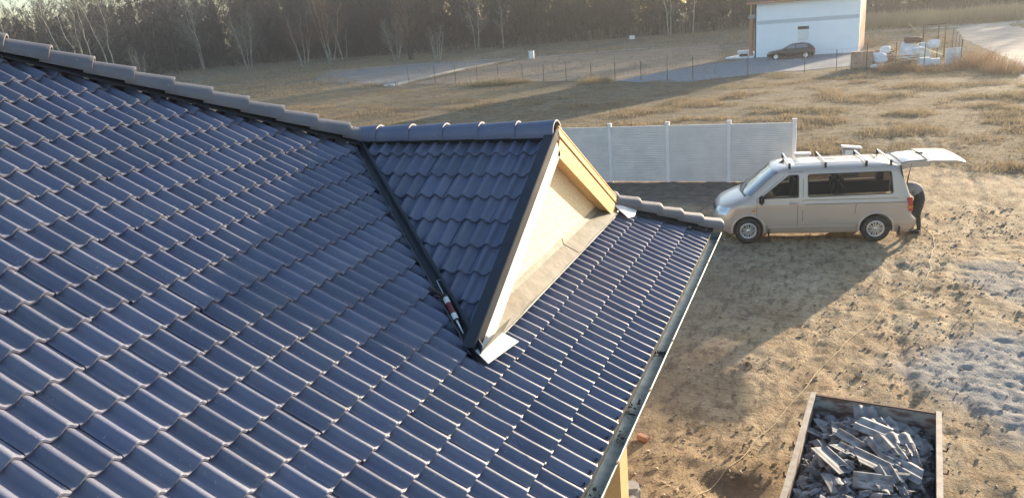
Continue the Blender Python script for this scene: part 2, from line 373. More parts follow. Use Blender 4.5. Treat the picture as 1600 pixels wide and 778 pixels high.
# ------------------------------------------------------------------ the tiled house
TH=R(29.447); GAUGE=.3106; EX,EY,EZ=.27,2.02,2.95      # eave corner
house=thing('tiled_house','new bungalow with glossy anthracite tiled hip roof and small gabled dormer','house',(-6.2,-7,0),world=True)
def waves(n=12):
    u=np.linspace(0,.30,2*n+1); d=np.abs(((u/.15)%1)-.5)*2          # 0 on the crest, 1 in the trough
    s=((u/.15)%1)-.5                                          # steep flank on the low-u side, gentle on the other
    return u, .045*np.where(s<0,1-sstep(.05,.62,-2*s),1-sstep(.12,.95,2*s))
WU,WH=waves()
def tile_rows(O,U,Vd,Nn,u0,u1,v0,v1,g=GAUGE,keep=None,uoff=0,lift=.026,jit=1.):
    """bmesh of roof tiles; O origin, U across, Vd up the slope, Nn normal; keep(u,v)->bool on the tile centre"""
    O,U,Vd,Nn=[np.array(a,float) for a in (O,U,Vd,Nn)]
    vs=[];fs=[];k=0;n=len(WU)
    nv=int(round((v1-v0)/g)); i0=int(math.floor((u0-uoff)/.30)); i1=int(math.ceil((u1-uoff)/.30))
    for r in range(nv):
        va=v0+r*g
        for i in range(i0,i1):
            ua=uoff+i*.30
            if keep and not keep(ua+.15,va+g/2): continue
            j=[random.gauss(0,1)*jit for _ in range(5)]
            du=j[0]*.0016; dv=j[1]*.0042; dl=j[2]*.0016
            ww=WU*(.2965/.30)
            rows=[]
            for (vv,hh) in ((0,-.017),(.0,.0),(.012,.0035),(g*.5,None),(g+.04,None)):
                base=lift*(1-vv/g)+dl*(1-vv/g) if hh is None else lift+dl+hh
                tilt=(ww-.15)*j[3]*.010
                hgt=base+WH*(1 if vv>0 or hh==0 else .96)+tilt
                P=O+np.outer(ua+ww+du,U)+Vd*(va+vv+dv)+np.outer(hgt,Nn); rows.append(P)
            base=len(vs)
            for P in rows: vs+= [tuple(p) for p in P]
            # front face gets its own vertices so the edge stays crisp
            for q in range(len(rows)-1):
                for c in range(n-1):
                    fs.append((base+q*n+c,base+q*n+c+1,base+(q+1)*n+c+1,base+(q+1)*n+c))
    return vs,fs
def tiles_mesh(vs,fs,cuts=()):
    """cuts: list of list of (point,normal): each set keeps the part on the negative side of every plane; results joined"""
    b=bmesh.new()
    for f in (cuts or [[]]):
        t=bmesh.new(); vv=[t.verts.new(p) for p in vs]
        for q in fs: t.faces.new([vv[i] for i in q]).smooth=True
        for co,no in f:
            bmesh.ops.bisect_plane(t,geom=t.verts[:]+t.edges[:]+t.faces[:],dist=1e-5,plane_co=co,plane_no=no,clear_outer=True)
        me=bpy.data.meshes.new('tmp'); t.to_mesh(me); t.free(); b.from_mesh(me); bpy.data.meshes.remove(me)
    me=bpy.data.meshes.new('roof'); b.to_mesh(me); b.free()
    e=me; 
    return me
def crisp(me,ang=40):
    b=bmesh.new(); b.from_mesh(me)
    es=[e for e in b.edges if len(e.link_faces)==2 and e.calc_face_angle(0)>R(ang)]
    bmesh.ops.split_edges(b,edges=es); b.to_mesh(me); b.free()
# main slope (facing +x)
U1=Vector((0,1,0)); V1=Vector((-math.cos(TH),0,math.sin(TH))); N1=Vector((math.sin(TH),0,math.cos(TH)))
NOFF=-.066
O1=Vector((EX,0,EZ))+N1*NOFF
HALF=6.67; RIDGE_Z=EZ+HALF*math.tan(TH); XR=EX-HALF; YF=EY-HALF; YN=-16.0
SL=HALF/math.cos(TH)
DY=-1.25; DZ=4.90; DT=.592; DXF=-.785; DXB=-3.16      # dormer ridge y, z, slope, front and back x
vA=Vector((DXB,DY,0)); vNb=Vector((-.80,-3.47,0)); vFb=Vector((-.80,.97,0))
def side(a,b,p): return (b[0]-a[0])*(p[1]-a[1])-(b[1]-a[1])*(p[0]-a[0])
def xy1(u,v): return (EX-v*math.cos(TH),u)
def hipin(p,m=0): return p[1] < EY-(EX-p[0])+m and p[1] > YN+(EX-p[0])-m
vs,fs=tile_rows(O1,U1,V1,N1,YN,EY,0,SL,keep=lambda u,v: hipin(xy1(u,v),.45),uoff=.1865-.15*.5+.0)
dn=Vector((vNb.y-vA.y,-(vNb.x-vA.x),0)).normalized()   # normal of near valley line
if dn.y>0: dn=-dn                                        # points to -y (outside the dormer)
df=Vector((vFb.y-vA.y,-(vFb.x-vA.x),0)).normalized()
if df.y<0: df=-df
hn=Vector((1,1,0)).normalized()*1.0
hipc=(Vector((EX,EY,0)),Vector((-1,1,0)).normalized())
hipn=(Vector((EX,YN,0)),Vector((-1,-1,0)).normalized())
VG=.036
XA=-.765                                                 # top of the tiles below the apron
cuts=[[hipc,hipn,(vA+dn*VG,-dn)],
      [hipc,(vA+dn*VG,dn),(vA+df*VG,-df)],
      [(vA+dn*VG,dn),(vA+df*VG,df),(Vector((XA,0,0)),Vector((-1,0,0)))]]
me=tiles_mesh(vs,fs,cuts); crisp(me); me.name='roof_slope'
roof=finish('roof_slope',me,M['tile'],house)
# hip end facing +y and the back slopes
Uh=Vector((-1,0,0)); Vh=Vector((0,-math.cos(TH),math.sin(TH))); Nh=Vector((0,math.sin(TH),math.cos(TH)))
vs,fs=tile_rows(Vector((EX,EY,EZ))+Nh*NOFF,Uh,Vh,Nh,0,2*HALF,0,SL,keep=lambda u,v:(v*math.cos(TH)-.4<u<2*HALF-v*math.cos(TH)+.4))
me=tiles_mesh(vs,fs,[[(Vector((EX,EY,0)),Vector((1,-1,0)).normalized()*1),(Vector((EX-2*HALF,EY,0)),Vector((-1,-1,0)).normalized())]]); crisp(me); finish('roof_slope',me,M['tile'],house)
b=MB(); P=lambda x,y,z:(x,y,z)
b.add([(EX-2*HALF,EY,EZ-.05),(EX-2*HALF,YN,EZ-.05),(XR,YN+HALF,RIDGE_Z-.05),(XR,YF,RIDGE_Z-.05),(EX,YN,EZ-.05)],[(0,3,2,1),(4,2,1)[::-1]])
b.build('roof_slope',M['tile'],house)
# underlay just below the tiles
b=MB(); k=N1*(NOFF-.03)
b.add([Vector((EX-.02,EY,EZ))+k,Vector((XR,YF,RIDGE_Z))+k,Vector((XR,YN+HALF,RIDGE_Z))+k,Vector((EX-.02,YN,EZ))+k,Vector((EX-2*HALF,EY,EZ))+k],[(0,1,2,3),(0,4,1)])
b.build('roof_underlay',M['underlay'],house)
# hip caps
def cap(a,bv,r0,r1,up,mt,parent,flat=.62,name='hip_cap'):
    """half-round cap from a (upper end) to bv (lower end)"""
    a=Vector(a);bv=Vector(bv);d=(bv-a).normalized();x=d.cross(Vector(up)).normalized();u=x.cross(d)
    m=MB(); n=14; vs=[];fs=[]
    prof=[(0,r0,0),(.06,r0,0),(.5,(r0+r1)/2,0),(.9,r0+(r1-r0)*.92,0),(.985,r1+.002,0),(1,r1,0),(1,r1-.017,0),(.9,r1-.019,0)]
    L=(bv-a).length
    for t,r,_ in prof:
        for k in range(n+1):
            th=math.pi*(k/n)*1.16-.08*math.pi
            vs.append(a+d*(L*t)+x*(r*math.cos(th))+u*(r*flat*1.5*math.sin(th)))
    for q in range(len(prof)-1):
        for k in range(n): fs.append((q*(n+1)+k,q*(n+1)+k+1,(q+1)*(n+1)+k+1,(q+1)*(n+1)+k))
    m.add(vs,fs,True); o=m.build(name,mt,parent); crisp(o.data,35); return o
hipd=(Vector((XR,YF,RIDGE_Z))-Vector((EX,EY,EZ))); hl=hipd.length; hipd.normalize()
hup=Vector((math.sin(TH)*.7,math.sin(TH)*.7,math.cos(TH))).normalized()
h0=Vector((EX+.05,EY+.05,EZ))+hup*.028; step=.352; s=0
while s<hl-.1:
    lo=h0+hipd*s; hi=h0+hipd*(s+.42)
    # the lower end of each cap lies on the head of the next one
    q=cap(hi-hup*.012,lo+hup*.02,.102+random.uniform(-.002,.002),.122,hup,M['cap'],roof)
    s+=step
b=MB(); sp=h0-hipd*.004+hup*.01; x=hipd.cross(hup).normalized()        # end disc of the last cap
ring=[sp+x*(.118*math.cos(t))+hup*(.11*math.sin(t)) for t in [math.pi*k/12 for k in range(13)]]
b.prism(ring,hipd*.015); b.build('hip_end_cap',M['cap'],roof)
b=MB()                                                                    # black sealing roll under the caps
for sgn,dv in ((1,Vector((-.20,.0,-.02))),(-1,Vector((0,-.20,-.02)))):
    off=Vector((0,-.19,-.022)) if sgn>0 else Vector((-.19,0,-.022))
    a0=Vector((EX,EY,EZ))+hup*.05; a1=a0+hipd*(hl-.05)
    b.add([a0,a1,a1+off,a0+off],[(0,1,2,3)])
b.build('hip_sealing_roll',M['underlay'],roof)
# main ridge caps (out of the picture to the left)
s=YF
while s>YN+HALF: cap((XR,s,RIDGE_Z+.05),(XR,s-.4,RIDGE_Z+.06),.105,.128,(0,0,1),M['cap'],roof,name='ridge_cap'); s-=.35
# walls
b=MB(); x0,x1,y0,y1=EX-2*HALF+.62,EX-1.80,YN+.6,EY-.62
b.prism([(x0,y0,-.1),(x1,y0,-.1),(x1,y1,-.1),(x0,y1,-.1)],(0,0,2.86)); b.build('wall',M['housewall'],house)
b=MB(); b.box(((x1+EX-.06)/2,(YN+EY)/2,2.76),(EX-.06-x1,EY-YN-.1,.03)); b.box(((EX-2*HALF+x1)/2+.3,EY-.33,2.762),(2*HALF-.9,.6,.03)); b.build('soffit',M['plank'],house)
b=MB(); b.box((EX-.045,(YN+EY)/2,2.83),(.025,EY-YN-.04,.19)); b.box((EX-HALF-.05,EY-.045,2.83),(2*HALF-.2,.025,.19)); b.build('fascia',M['plank'],house)
b=MB(); b.box((-.27,-1.72,1.32),(.30,.30,2.85)); o=b.build('porch_pillar',M['plank'],house)
b=MB(); b.box((EX-.028,(YN+EY)/2,EZ-.06),(.010,EY-YN-.06,.10)); b.build('eave_strip',M['underlay'],house)
# gutter
b=MB(); gc=Vector((EX+.022,0,EZ-.055)); rr=.078; n=12; prof=[]
for k in range(n+1):
    t=math.pi*(k/n)+math.pi; prof.append((rr*math.cos(t),rr*math.sin(t)))
prof=[(-rr,.03)]+prof+[(rr+.006,.012),(rr+.016,.010),(rr+.018,-.004),(rr+.004,-.006)]
vs=[];fs=[]
for y in (EY+.06,YN):
    for a,c in prof: vs.append((gc.x+a,y,gc.z+c))
m_=len(prof)
for k in range(m_-1): fs.append((k,k+1,m_+k+1,m_+k))
b.add(vs,fs,True); b.add([(gc.x+a,EY+.06,gc.z+c) for a,c in prof[:n+2]],[tuple(range(n+2))]); gut=b.build('gutter',M['zinc'],house)
for y in (1.6,.75,-.1,-1.6,-2.62,-3.72,-4.6,-5.5,-7,-9,-11,-13):
    b=MB(); pts=[(gc.x+(rr+.006)*math.cos(t),y,gc.z+(rr+.006)*math.sin(t)) for t in [math.pi+math.pi*k/10 for k in range(11)]]
    pts=[(EX-.03,y,gc.z+.05)]+pts+[(gc.x+rr+.022,y,gc.z+.02),(gc.x+rr+.008,y,gc.z+.028)]
    for k in range(len(pts)-1): b.bar(pts[k],pts[k+1],.028,.004,up=(0,0,1) if abs(pts[k+1][0]-pts[k][0])>abs(pts[k+1][2]-pts[k][2]) else (1,0,0))
    b.build('gutter_bracket',M['rust'],gut)
b=MB()
for y,l in ((-1.75,.10),(-2.95,.22),(-3.3,.12),(-4.1,.2)):                      # wet leaves lying in the gutter
    for _ in range(26):
        q=Vector((gc.x+random.uniform(-.04,.04),y+random.uniform(-l,l),gc.z-.058+random.uniform(0,.02))); e=Vector((random.gauss(0,.02),random.gauss(0,.02),random.gauss(0,.008))); f=Vector((random.gauss(0,.015),random.gauss(0,.015),.006))
        b.add([q,q+e,q+e+f,q+f],[(0,1,2,3)])
lv=b.build('gutter_leaves',M['bark'],gut); tag(lv,kind='stuff')
# ---- dormer
WX=-.915                                                                          # gable wall plane
b=MB(); hw=2.1
zb=lambda x: EZ+(EX-x)*math.tan(TH)
b.prism([(WX,DY-hw-.12,3.50),(WX,DY+hw+.12,3.50),(WX,DY+hw,3.52+.02),(WX,DY,DZ-.235),(WX,DY-hw,3.54)],(-.03,0,0))
dormer=b.build('dormer',M['osb'],house)
PH=math.atan(DT); Vd=Vector((0,math.cos(PH),math.sin(PH))); Nd=Vector((0,-math.sin(PH),math.cos(PH)))
Vf=Vector((0,-math.cos(PH),math.sin(PH))); Nf=Vector((0,math.sin(PH),math.cos(PH)))
slen=2.23/math.cos(PH)
top=Vector((DXF,DY,DZ-.02))
FIRST=.205+.008
for (U,Vv,Nn,dl) in ((Vector((-1,0,0)),Vd,Nd,dn),(Vector((-1,0,0)),Vf,Nf,df)):
    O=top-Vv*(.54-.31*2+.31*9+.0)+Nn*(-.066+.0)-Vector((.0,0,0))
    vs,fs=tile_rows(O+Vector((-.045,0,0)),U,Vv,Nn,0,2.5,0,.31*9+.02,g=.305,uoff=0)
    if Nn is Nf: fs=[f[::-1] for f in fs]
    yn=-1 if Nn is Nd else 1
    me=tiles_mesh(vs,fs,[[(vA-dl*VG,dl),(Vector((0,DY,0)),Vector((0,-yn,0)))]]); crisp(me); finish('dormer_roof',me,M['tile'],dormer)
    b=MB(); s0=top+Nn*(-.10); low=s0-Vv*slen
    back=Vector((DXB+.05,DY,DZ-.1))
    b.add([s0,low,Vector((-.86,low.y,low.z)),back],[(0,1,2,3)]); b.build('dormer_underlay',M['underlay'],dormer)
# valley channels
def zmain(x): return EZ+(EX-x)*math.tan(TH)
for base,dl in ((vNb,dn),(vFb,df)):
    b=MB(); A=Vector((vA.x-.02,vA.y,0)); B=Vector((base.x+.06,base.y+(-.06 if base.y<DY else .06),0)); d=(B-A).normalized(); n=14
    vs=[]
    yn=-1 if base.y<DY else 1
    for k in range(n+1):
        q=A+(B-A)*(k/n); wob=random.gauss(0,.004)
        for off,h in ((.060,.025),(.048,.036),(.036,-.012),(0,-.035),(-.036,-.01),(-.048,.040),(-.060,.022)):
            p=q+dl*(off+wob); zm=zmain(p.x); zd=DZ-abs(p.y-DY)*DT
            vs.append((p.x,p.y,max(zm if off>=0 else min(zm,zd),zd if off<0 else zm)+h))
    fs=[(k*7+j,k*7+j+1,(k+1)*7+j+1,(k+1)*7+j) for k in range(n) for j in range(6)]
    b.add(vs,fs,True); o=b.build('valley_channel',M['valley'],dormer)
# dormer ridge caps
b=MB(); b.box(((DXF+DXB)/2-.02,DY,DZ-.045),(DXF-DXB-.08,.15,.10)); b.build('ridge_light_block',M['underlay'],dormer)  # black bar added under the caps to stop sunlight leaking through
s=DXF+.01
k=0
while s>DXB-.1:
    z=DZ-.028
    cap((s-.455,DY,z),(s,DY,z+.012),.122,.134,(0,0,1),M['tile'],dormer,name='ridge_cap'); s-=.405
# verges: dark edge strip, barge board, soffit boards
for yn,Vv,Nn in ((-1,Vd,Nd),(1,Vf,Nf)):
    a=Vector((DXF,DY,DZ)); e=a-Vv*(slen+ (.03 if yn<0 else .0))
    b=MB(); b.bar(a+Vector((.012,0,.0))+Nn*-.005,e+Vector((.012,0,0))+Nn*-.005,.022,.10 if yn<0 else .06,up=Nn); b.bar(a+Vector((-.03,0,0))+Nn*.048,e+Vector((-.03,0,0))+Nn*.048,.10,.012,up=Nn); b.build('verge_strip',M['valley'] if yn<0 else M['board'],dormer)
    b=MB(); b.bar(a+Vector((.0,0,0))+Nn*-.142-Vv*.09,e+Nn*-.142+Vv*(.07),.028,.175,up=Nn); b.build('barge_board',M['white'] if yn<0 else M['board'],dormer)
    b=MB(); q=a+Vector(((WX-DXF)/2-.005,0,0))+Nn*-.20; b.bar(q-Vv*.12,q-Vv*(slen-.16),abs(WX-DXF)-.03,.02,up=Nn); b.build('verge_soffit',M['board'],dormer)
# apron flashing below the gable
def onroof(x,y,h): return Vector((x,y,zmain(x)))+N1*h
b=MB(); ya,yb=DY-2.0,DY+1.95
for (p,q) in ((ya,-.95),(-.93,yb)):
    up=[];lo=[];mid=[]
    for k in range(9):
        y=p+(q-p)*k/8; w=random.gauss(0,.004)
        up.append(Vector((WX+.006,y,zmain(WX)+.07+w))); mid.append(onroof(WX+.012,y,.015)); lo.append(onroof(XA+.035+w,y,.018+abs(w)))
    vs=up+mid+lo; fs=[(j*9+k,j*9+k+1,(j+1)*9+k+1,(j+1)*9+k) for j in range(2) for k in range(8)]
    b.add(vs,fs)
    b.add([v+Vector((0,0,.004)) for v in lo]+[v+V1*-.012+Vector((0,0,.006)) for v in lo],[(k,k+1,9+k+1,9+k) for k in range(8)])
b.build('apron_flashing',M['lead'],dormer)
b=MB(); b.box((XA+.047,DY-.05,zmain(XA+.047)+.018),(.012,3.7,.012)); b.build('apron_trim',M['leadlight'],dormer)
b=MB(); q=[onroof(-.80,-3.50,.03),onroof(-.765,-3.10,.035),onroof(-.60,-3.07,.03),onroof(-.655,-3.56,.03)]; b.prism(q,N1*.006); b.build('corner_flashing',M['leadlight'],dormer)
b=MB(); q=[onroof(-.745,-3.50,.03),onroof(-.735,-3.08,.03),onroof(-.74,-3.02,.15),onroof(-.745,-3.22,.15)]; b.prism(q,Vector((.006,0,.003))); b.build('corner_upstand',M['lead'],dormer)
b=MB(); q=[onroof(-.83,.80,.05),onroof(-.60,.66,.045),onroof(-.56,.82,.045),onroof(-.60,1.17,.05),onroof(-.80,1.02,.07)]; b.prism(q,N1*.006); b.build('corner_flashing',M['white'],dormer)
# ------------------------------------------------------------------ caulking gun in the valley
ga=onroof(-1.30,-3.03,.045); gb=onroof(-.93,-3.39,.03); gd=(gb-ga).normalized(); gs=gd.cross(N1).normalized(); gl=(gb-ga).length
gun=thing('caulking_gun','black caulking gun with white cartridge lying in the dark valley beside the dormer','caulking gun',tuple(ga),world=True)
b=MB(); b.tube([ga+gd*.13,ga+gd*.40],.024,14); cart=b.build('cartridge',M['white'],gun)
b=MB(); b.tube([ga+gd*.20,ga+gd*.33],.0246,14,cap=False); b.build('cartridge_label',M['label'],cart)
b=MB(); b.tube([ga+gd*.40,ga+gd*.415,ga+gd*gl],[.012,.010,.003],8); b.build('nozzle',M['white'],cart)
b=MB(); b.bar(ga+gd*.12-N1*.026,ga+gd*.40-N1*.026,.05,.004,up=N1); b.disc_lathe([(0,0),(.028,0),(.028,.006),(0,.006)],ga+gd*.402,gd,14); b.disc_lathe([(0,0),(.03,0),(.03,.012),(0,.012)],ga+gd*.115,gd,14); b.bar(ga+gd*.09,ga+gd*.12,.035,.04,up=N1); b.build('frame',M['black'],gun)
b=MB(); b.tube([ga+gd*.10+N1*.01,ga+gd*.13-gs*-.05+N1*.03,ga+gd*.06+gs*.15+N1*.05],[.013,.012,.010],8); b.build('handle',M['black'],gun)
b=MB(); b.tube([ga+gd*.11+N1*.012,ga+gd*.15+gs*.06+N1*.02,ga+gd*.15+gs*.13+N1*.035],[.007,.007,.006],8); b.build('trigger',M['black'],gun)
b=MB(); b.tube([ga+gd*.12,ga-gd*.10],.004,6); h=ga-gd*.10
b.tube([h,h-gd*.02+gs*-.03,h-gd*.0-gs*.055,h+gd*.04-gs*.05],.003,6); b.build('plunger_rod',M['chrome'],gun)

# ------------------------------------------------------------------ concrete panel fence
fy=17.82
fence=thing('concrete_fence','pale grey precast concrete panel fence with ribbed panels behind the house','fence',(-8,fy,0),world=True)
fx=[.74-2.075*i for i in range(13)]
for i,x in enumerate(fx):
    b=MB(); b.box((x,fy,1.03),(.13,.13,2.13),bev=.008); b.box((x,fy,2.105),(.15,.15,.03),bev=.006); b.build('post',M['concrete'],fence)
    if i<12:
        b=MB(); x0=x-.065; x1=fx[i+1]+.065; xm=(x0+x1)/2; L_=x0-x1
        b.box((xm,fy,1.0),(L_-.004,.035,1.98))
        for r in range(4):
            for k in range(8): b.box((xm,fy-.040,.055+r*.5+k*.061),(L_-.006,.046,.037),bev=0)
            b.box((xm,fy-.0235,.028+r*.5),(L_-.05,.004,.006))
        b.build('panel',M['concrete'],fence)
# meter pillars by the gateway
for (x,y,hh,wd,lb) in ((1.02,17.2,1.10,.40,'low white meter box at the end of the concrete fence'),(2.46,17.6,1.22,.5,'grey concrete meter pillar with slanting lid behind the van roof')):
    t=thing('meter_box',lb,'meter box',(x,y,0),rz=.1)
    b=MB(); b.box((0,0,hh/2-.05),(wd,.28,hh),bev=.01); b.build('body',M['white'] if wd<.45 else M['concrete2'],t)
    b=MB(); b.box((0,-.01,hh-.01),(wd+.10,.38,.05),Matrix.Rotation(.10,3,'Y') if wd>.45 else None,bev=.01); b.build('lid',M['white'] if wd<.45 else M['concrete'],t)
    b=MB(); b.box((.06 if wd<.45 else 0,-.146,hh-.22),(.10 if wd<.45 else wd-.14,.012,.26)); b.build('door',M['black'] if wd<.45 else M['concrete'],t)
# ------------------------------------------------------------------ van
VAN_RZ=math.atan2(.17,.986)
van=thing('van','beige silver passenger van with roof bars and its tailgate raised','van',(-.04,10.80,0),VAN_RZ)
ip=np.interp
def Xf(z): return float(ip(z,[.24,.34,.42,.62,.74,.82,.96,1.02,1.10,1.185,1.30,1.60,1.82,1.88,1.93],[-.66,-.80,-.845,-.86,-.83,-.80,-.69,-.56,-.36,-.12,.01,.35,.61,.80,1.25]))
def Xr(z): return float(ip(z,[.24,.34,.42,.60,.64,.9,1.15,1.75,1.86,1.93],[3.78,3.86,3.885,3.875,3.80,3.78,3.74,3.55,3.47,3.0]))
def HW(z): return float(ip(z,[.24,.30,.40,.46,.60,.95,1.03,1.06,1.12,1.76,1.83,1.88,1.915,1.935],[.86,.90,.915,.945,.952,.945,.938,.925,.918,.785,.745,.66,.50,.30]))
def DF(z): return float(ip(z,[.24,.8,1.0,1.19,1.3,1.82,1.93],[.42,.46,.42,.30,.26,.24,.3]))
YC=.95
def front_x(y,z):
    q=min(.9999,abs(y-YC)/HW(z)); n=2.6; return Xf(z)+DF(z)*(1-(1-q**n)**(1/n))
def ring(z):
    hw=HW(z); D=DF(z); r=.10; pts=[]
    for k in range(13):                                     # front, from near side to far side
        a=math.pi*(k/12)-math.pi/2; q=math.copysign(abs(math.sin(a))**.8,math.sin(a)); q=max(-1,min(1,q))
        x=Xf(z)+D*(1-(1-min(.9999,abs(q))**2.6)**(1/2.6)) if abs(q)<1 else Xf(z)+D
        pts.append((x,YC+q*hw))
    for f in (.12,.3,.5,.7,.88): pts.append((Xf(z)+D+(Xr(z)-r-Xf(z)-D)*f,YC+hw))
    for k in range(4): a=math.pi/2*(k/3); pts.append((Xr(z)-r+r*math.sin(a),YC+hw-r+r*math.cos(a)))
    for k in range(4): a=math.pi/2*(k/3); pts.append((Xr(z)-r+r*math.cos(a),YC-hw+r-r*math.sin(a)))
    for f in (.88,.7,.5,.3,.12): pts.append((Xf(z)+D+(Xr(z)-r-Xf(z)-D)*f,YC-hw))
    return [Vector((x,y,z)) for x,y in pts]
zs=[.24,.27,.30,.36,.40,.43,.46,.50,.56,.62,.68,.74,.80,.86,.92,.96,.99,1.02,1.04,1.06,1.09,1.12,1.15,1.185,1.24,1.30,1.38,1.46,1.54,1.62,1.70,1.76,1.80,1.83,1.86,1.88,1.90,1.915,1.928,1.935]
b=MB(); vs=[];fs=[]; rings=[ring(z) for z in zs]; n=len(rings[0])
for r in rings: vs+=r
for i in range(len(rings)-1):
    for k in range(n): fs.append((i*n+k,i*n+(k+1)%n,(i+1)*n+(k+1)%n,(i+1)*n+k))
fs.append(tuple(range(n))[::-1]); fs.append(tuple(range((len(rings)-1)*n,len(rings)*n)))
b.add(vs,fs,True); body=b.build('body',M['van'],van)
def boolean(o,cutter):
    q=bmesh.new(); q.from_mesh(cutter.data); bmesh.ops.recalc_face_normals(q,faces=q.faces[:]); q.to_mesh(cutter.data); q.free(); q=bmesh.new(); q.from_mesh(o.data); bmesh.ops.recalc_face_normals(q,faces=q.faces[:]); q.to_mesh(o.data); q.free()
    m=o.modifiers.new('b','BOOLEAN'); m.operation='DIFFERENCE'; m.object=cutter; m.solver='EXACT'
    bpy.context.view_layer.update(); dg=bpy.context.evaluated_depsgraph_get(); me=bpy.data.meshes.new_from_object(o.evaluated_get(dg)); o.modifiers.clear(); old=o.data; o.data=me
    bpy.data.meshes.remove(old); cm=cutter.data; bpy.data.objects.remove(cutter); bpy.data.meshes.remove(cm)
b=MB()
for X in (0,2.99):
    for y0,y1 in ((-.2,.34),(1.56,2.1)): b.disc_lathe([(0,0),(.385,0),(.385,y1-y0),(0,y1-y0)],(X,y0,.35),(0,1,0),36)
b.box((2.27,YC,1.14),(3.30,1.48,1.28))
boolean(body,b.build('cutter',M['van'],van))
b=MB()
for poly in ([(.32,1.17),(1.18,1.185),(1.18,1.705),(.97,1.705),(.40,1.25)],[(1.42,1.185),(3.34,1.22),(3.29,1.725),(1.42,1.71)]): b.prism([(x,-.3,z) for x,z in poly],(0,2.5,0))
boolean(body,b.build('cutter',M['van'],van))
bb=bmesh.new(); bb.from_mesh(body.data)
bmesh.ops.split_edges(bb,edges=[e for e in bb.edges if len(e.link_faces)==2 and e.calc_face_angle(0)>R(38)]); bb.to_mesh(body.data); bb.free()
def sidepanel(poly,off,rad=.05,far=False,seg=5):
    """rounded polygon in (X,z) laid on the body side"""
    out=[]; N_=len(poly)
    for i in range(N_):
        p0,p1,p2=[Vector(poly[j%N_]) for j in (i-1,i,i+1)]
        d0=(p0-p1).normalized(); d2=(p2-p1).normalized(); r=min(rad,(p0-p1).length*.4,(p2-p1).length*.4)
        for k in range(seg+1):
            t=k/seg; out.append(p1+d0*(r*(1-t)**2)+d2*(r*t**2))
    f=lambda q: Vector((q[0],(YC-HW(q[1])-off) if not far else (YC+HW(q[1])+off),q[1]))
    pts=[f(q) for q in out]
    return pts
def add_panel(name,poly,mt,parent,off=.004,rad=.05,far=False):
    pts=sidepanel(poly,off,rad,far); b=MB(); n=len(pts); inn=[q+Vector((0,.008 if not far else -.008,0)) for q in pts]
    b.add(pts,[tuple(range(n))]); return b.build(name,mt,parent)
WIN_F=[(.30,1.15),(1.20,1.165),(1.20,1.725),(.96,1.725),(.36,1.24)]
WIN_R=[(1.40,1.165),(3.36,1.20),(3.31,1.745),(1.40,1.73)]
for far in (False,True):
    fw=add_panel('side_window',WIN_F,M['darkglass'],van,far=far,rad=.05); add_panel('side_window',WIN_R,M['darkglass'],van,far=far,rad=.07)
    s_=-1 if not far else 1
    yy=lambda z,o: YC+s_*(HW(z)+o)
    b=MB()                                             # door shut lines
    for (xa,za,xb,zb_) in ((1.29,.36,1.30,1.78),(.20,.62,.20,1.14),(.20,1.14,.95,1.785),(1.30,1.10,3.45,1.10),(1.17,.36,1.17,.98),(2.50,.72,2.52,1.0),(.95,1.785,1.3,1.785)):
        nseg=6
        for k in range(nseg):
            p=[xa+(xb-xa)*k/nseg,za+(zb_-za)*k/nseg]; q=[xa+(xb-xa)*(k+1)/nseg,za+(zb_-za)*(k+1)/nseg]
            b.bar((p[0],yy(p[1],-.002),p[1]),(q[0],yy(q[1],-.002),q[1]),.010,.009,up=(0,1,0))
    b.bar((1.34,yy(1.0,.0),1.0),(3.7,yy(1.0,.0),1.0),.014,.012,up=(0,1,0))
    b.build('door_gap',M['seam'],van)
    b=MB(); 
    for X in (1.08,): b.bar((X-.10,yy(1.01,.025),1.035),(X+.08,yy(1.01,.025),1.03),.025,.03,up=(0,1,0)); b.box((X,yy(1.02,.005),1.03),(.2,.02,.06),bev=.008)
    b.build('door_handle',M['van'],van)
    b=MB()                                             # lower rubbing strip / sill edge that catches the light
    b.bar((.48,yy(.45,.008),.425),(2.52,yy(.45,.008),.435),.03,.045,up=(0,0,1)); b.build('side_moulding',M['van'],van)
    for X in (0,2.99):                                 # wheel-arch lips
        b=MB(); pts=[(X+.40*math.cos(t),yy(.5,.0),.35+.40*math.sin(t)) for t in [R(-8)+R(196)*k/20 for k in range(21)]]
        b.tube(pts,.033,8)
        b.build('wheel_arch_lip',M['van'],van)
    b=MB(); b.box((.30,YC+s_*1.06,1.16),(.11,.20,.22),bev=.035); b.bar((.36,YC+s_*.93,1.12),(.32,YC+s_*1.02,1.12),.05,.05); mr=b.build('wing_mirror',M['black'],van)
    # tail light
    b=MB(); b.box((3.725,YC+s_*.905,.93),(.13,.10,.36),Matrix.Rotation(-.08,3,'Y'),bev=.02); tl=b.build('tail_light',M['red'],van)
    b=MB(); b.box((3.73,YC+s_*.915,.87),(.136,.095,.07),Matrix.Rotation(-.08,3,'Y'),bev=.01); b.build('indicator',M['orange'],tl)
    # headlamp wrapped round the corner
    b=MB(); vs=[];fs=[];nu=8;nz=5
    for i in range(nu+1):
        q=.50+.478*i/nu
        for j in range(nz+1):
            z=.74+.02*i/nu+(.17+.03*i/nu)*j/nz; y=YC+s_*q*HW(z); vs.append(Vector((front_x(y,z)-.010,y+s_*.006,z)))
    fs=[(i*(nz+1)+j,(i+1)*(nz+1)+j,(i+1)*(nz+1)+j+1,i*(nz+1)+j+1) for i in range(nu) for j in range(nz)]
    b.add(vs,fs,True); b.build('headlight',M['lens'],van)
    b=MB(); b.box((-.01+.13,yy(.86,.002),.86),(.09,.012,.035),bev=.004); b.build('side_repeater',M['orange'],van)
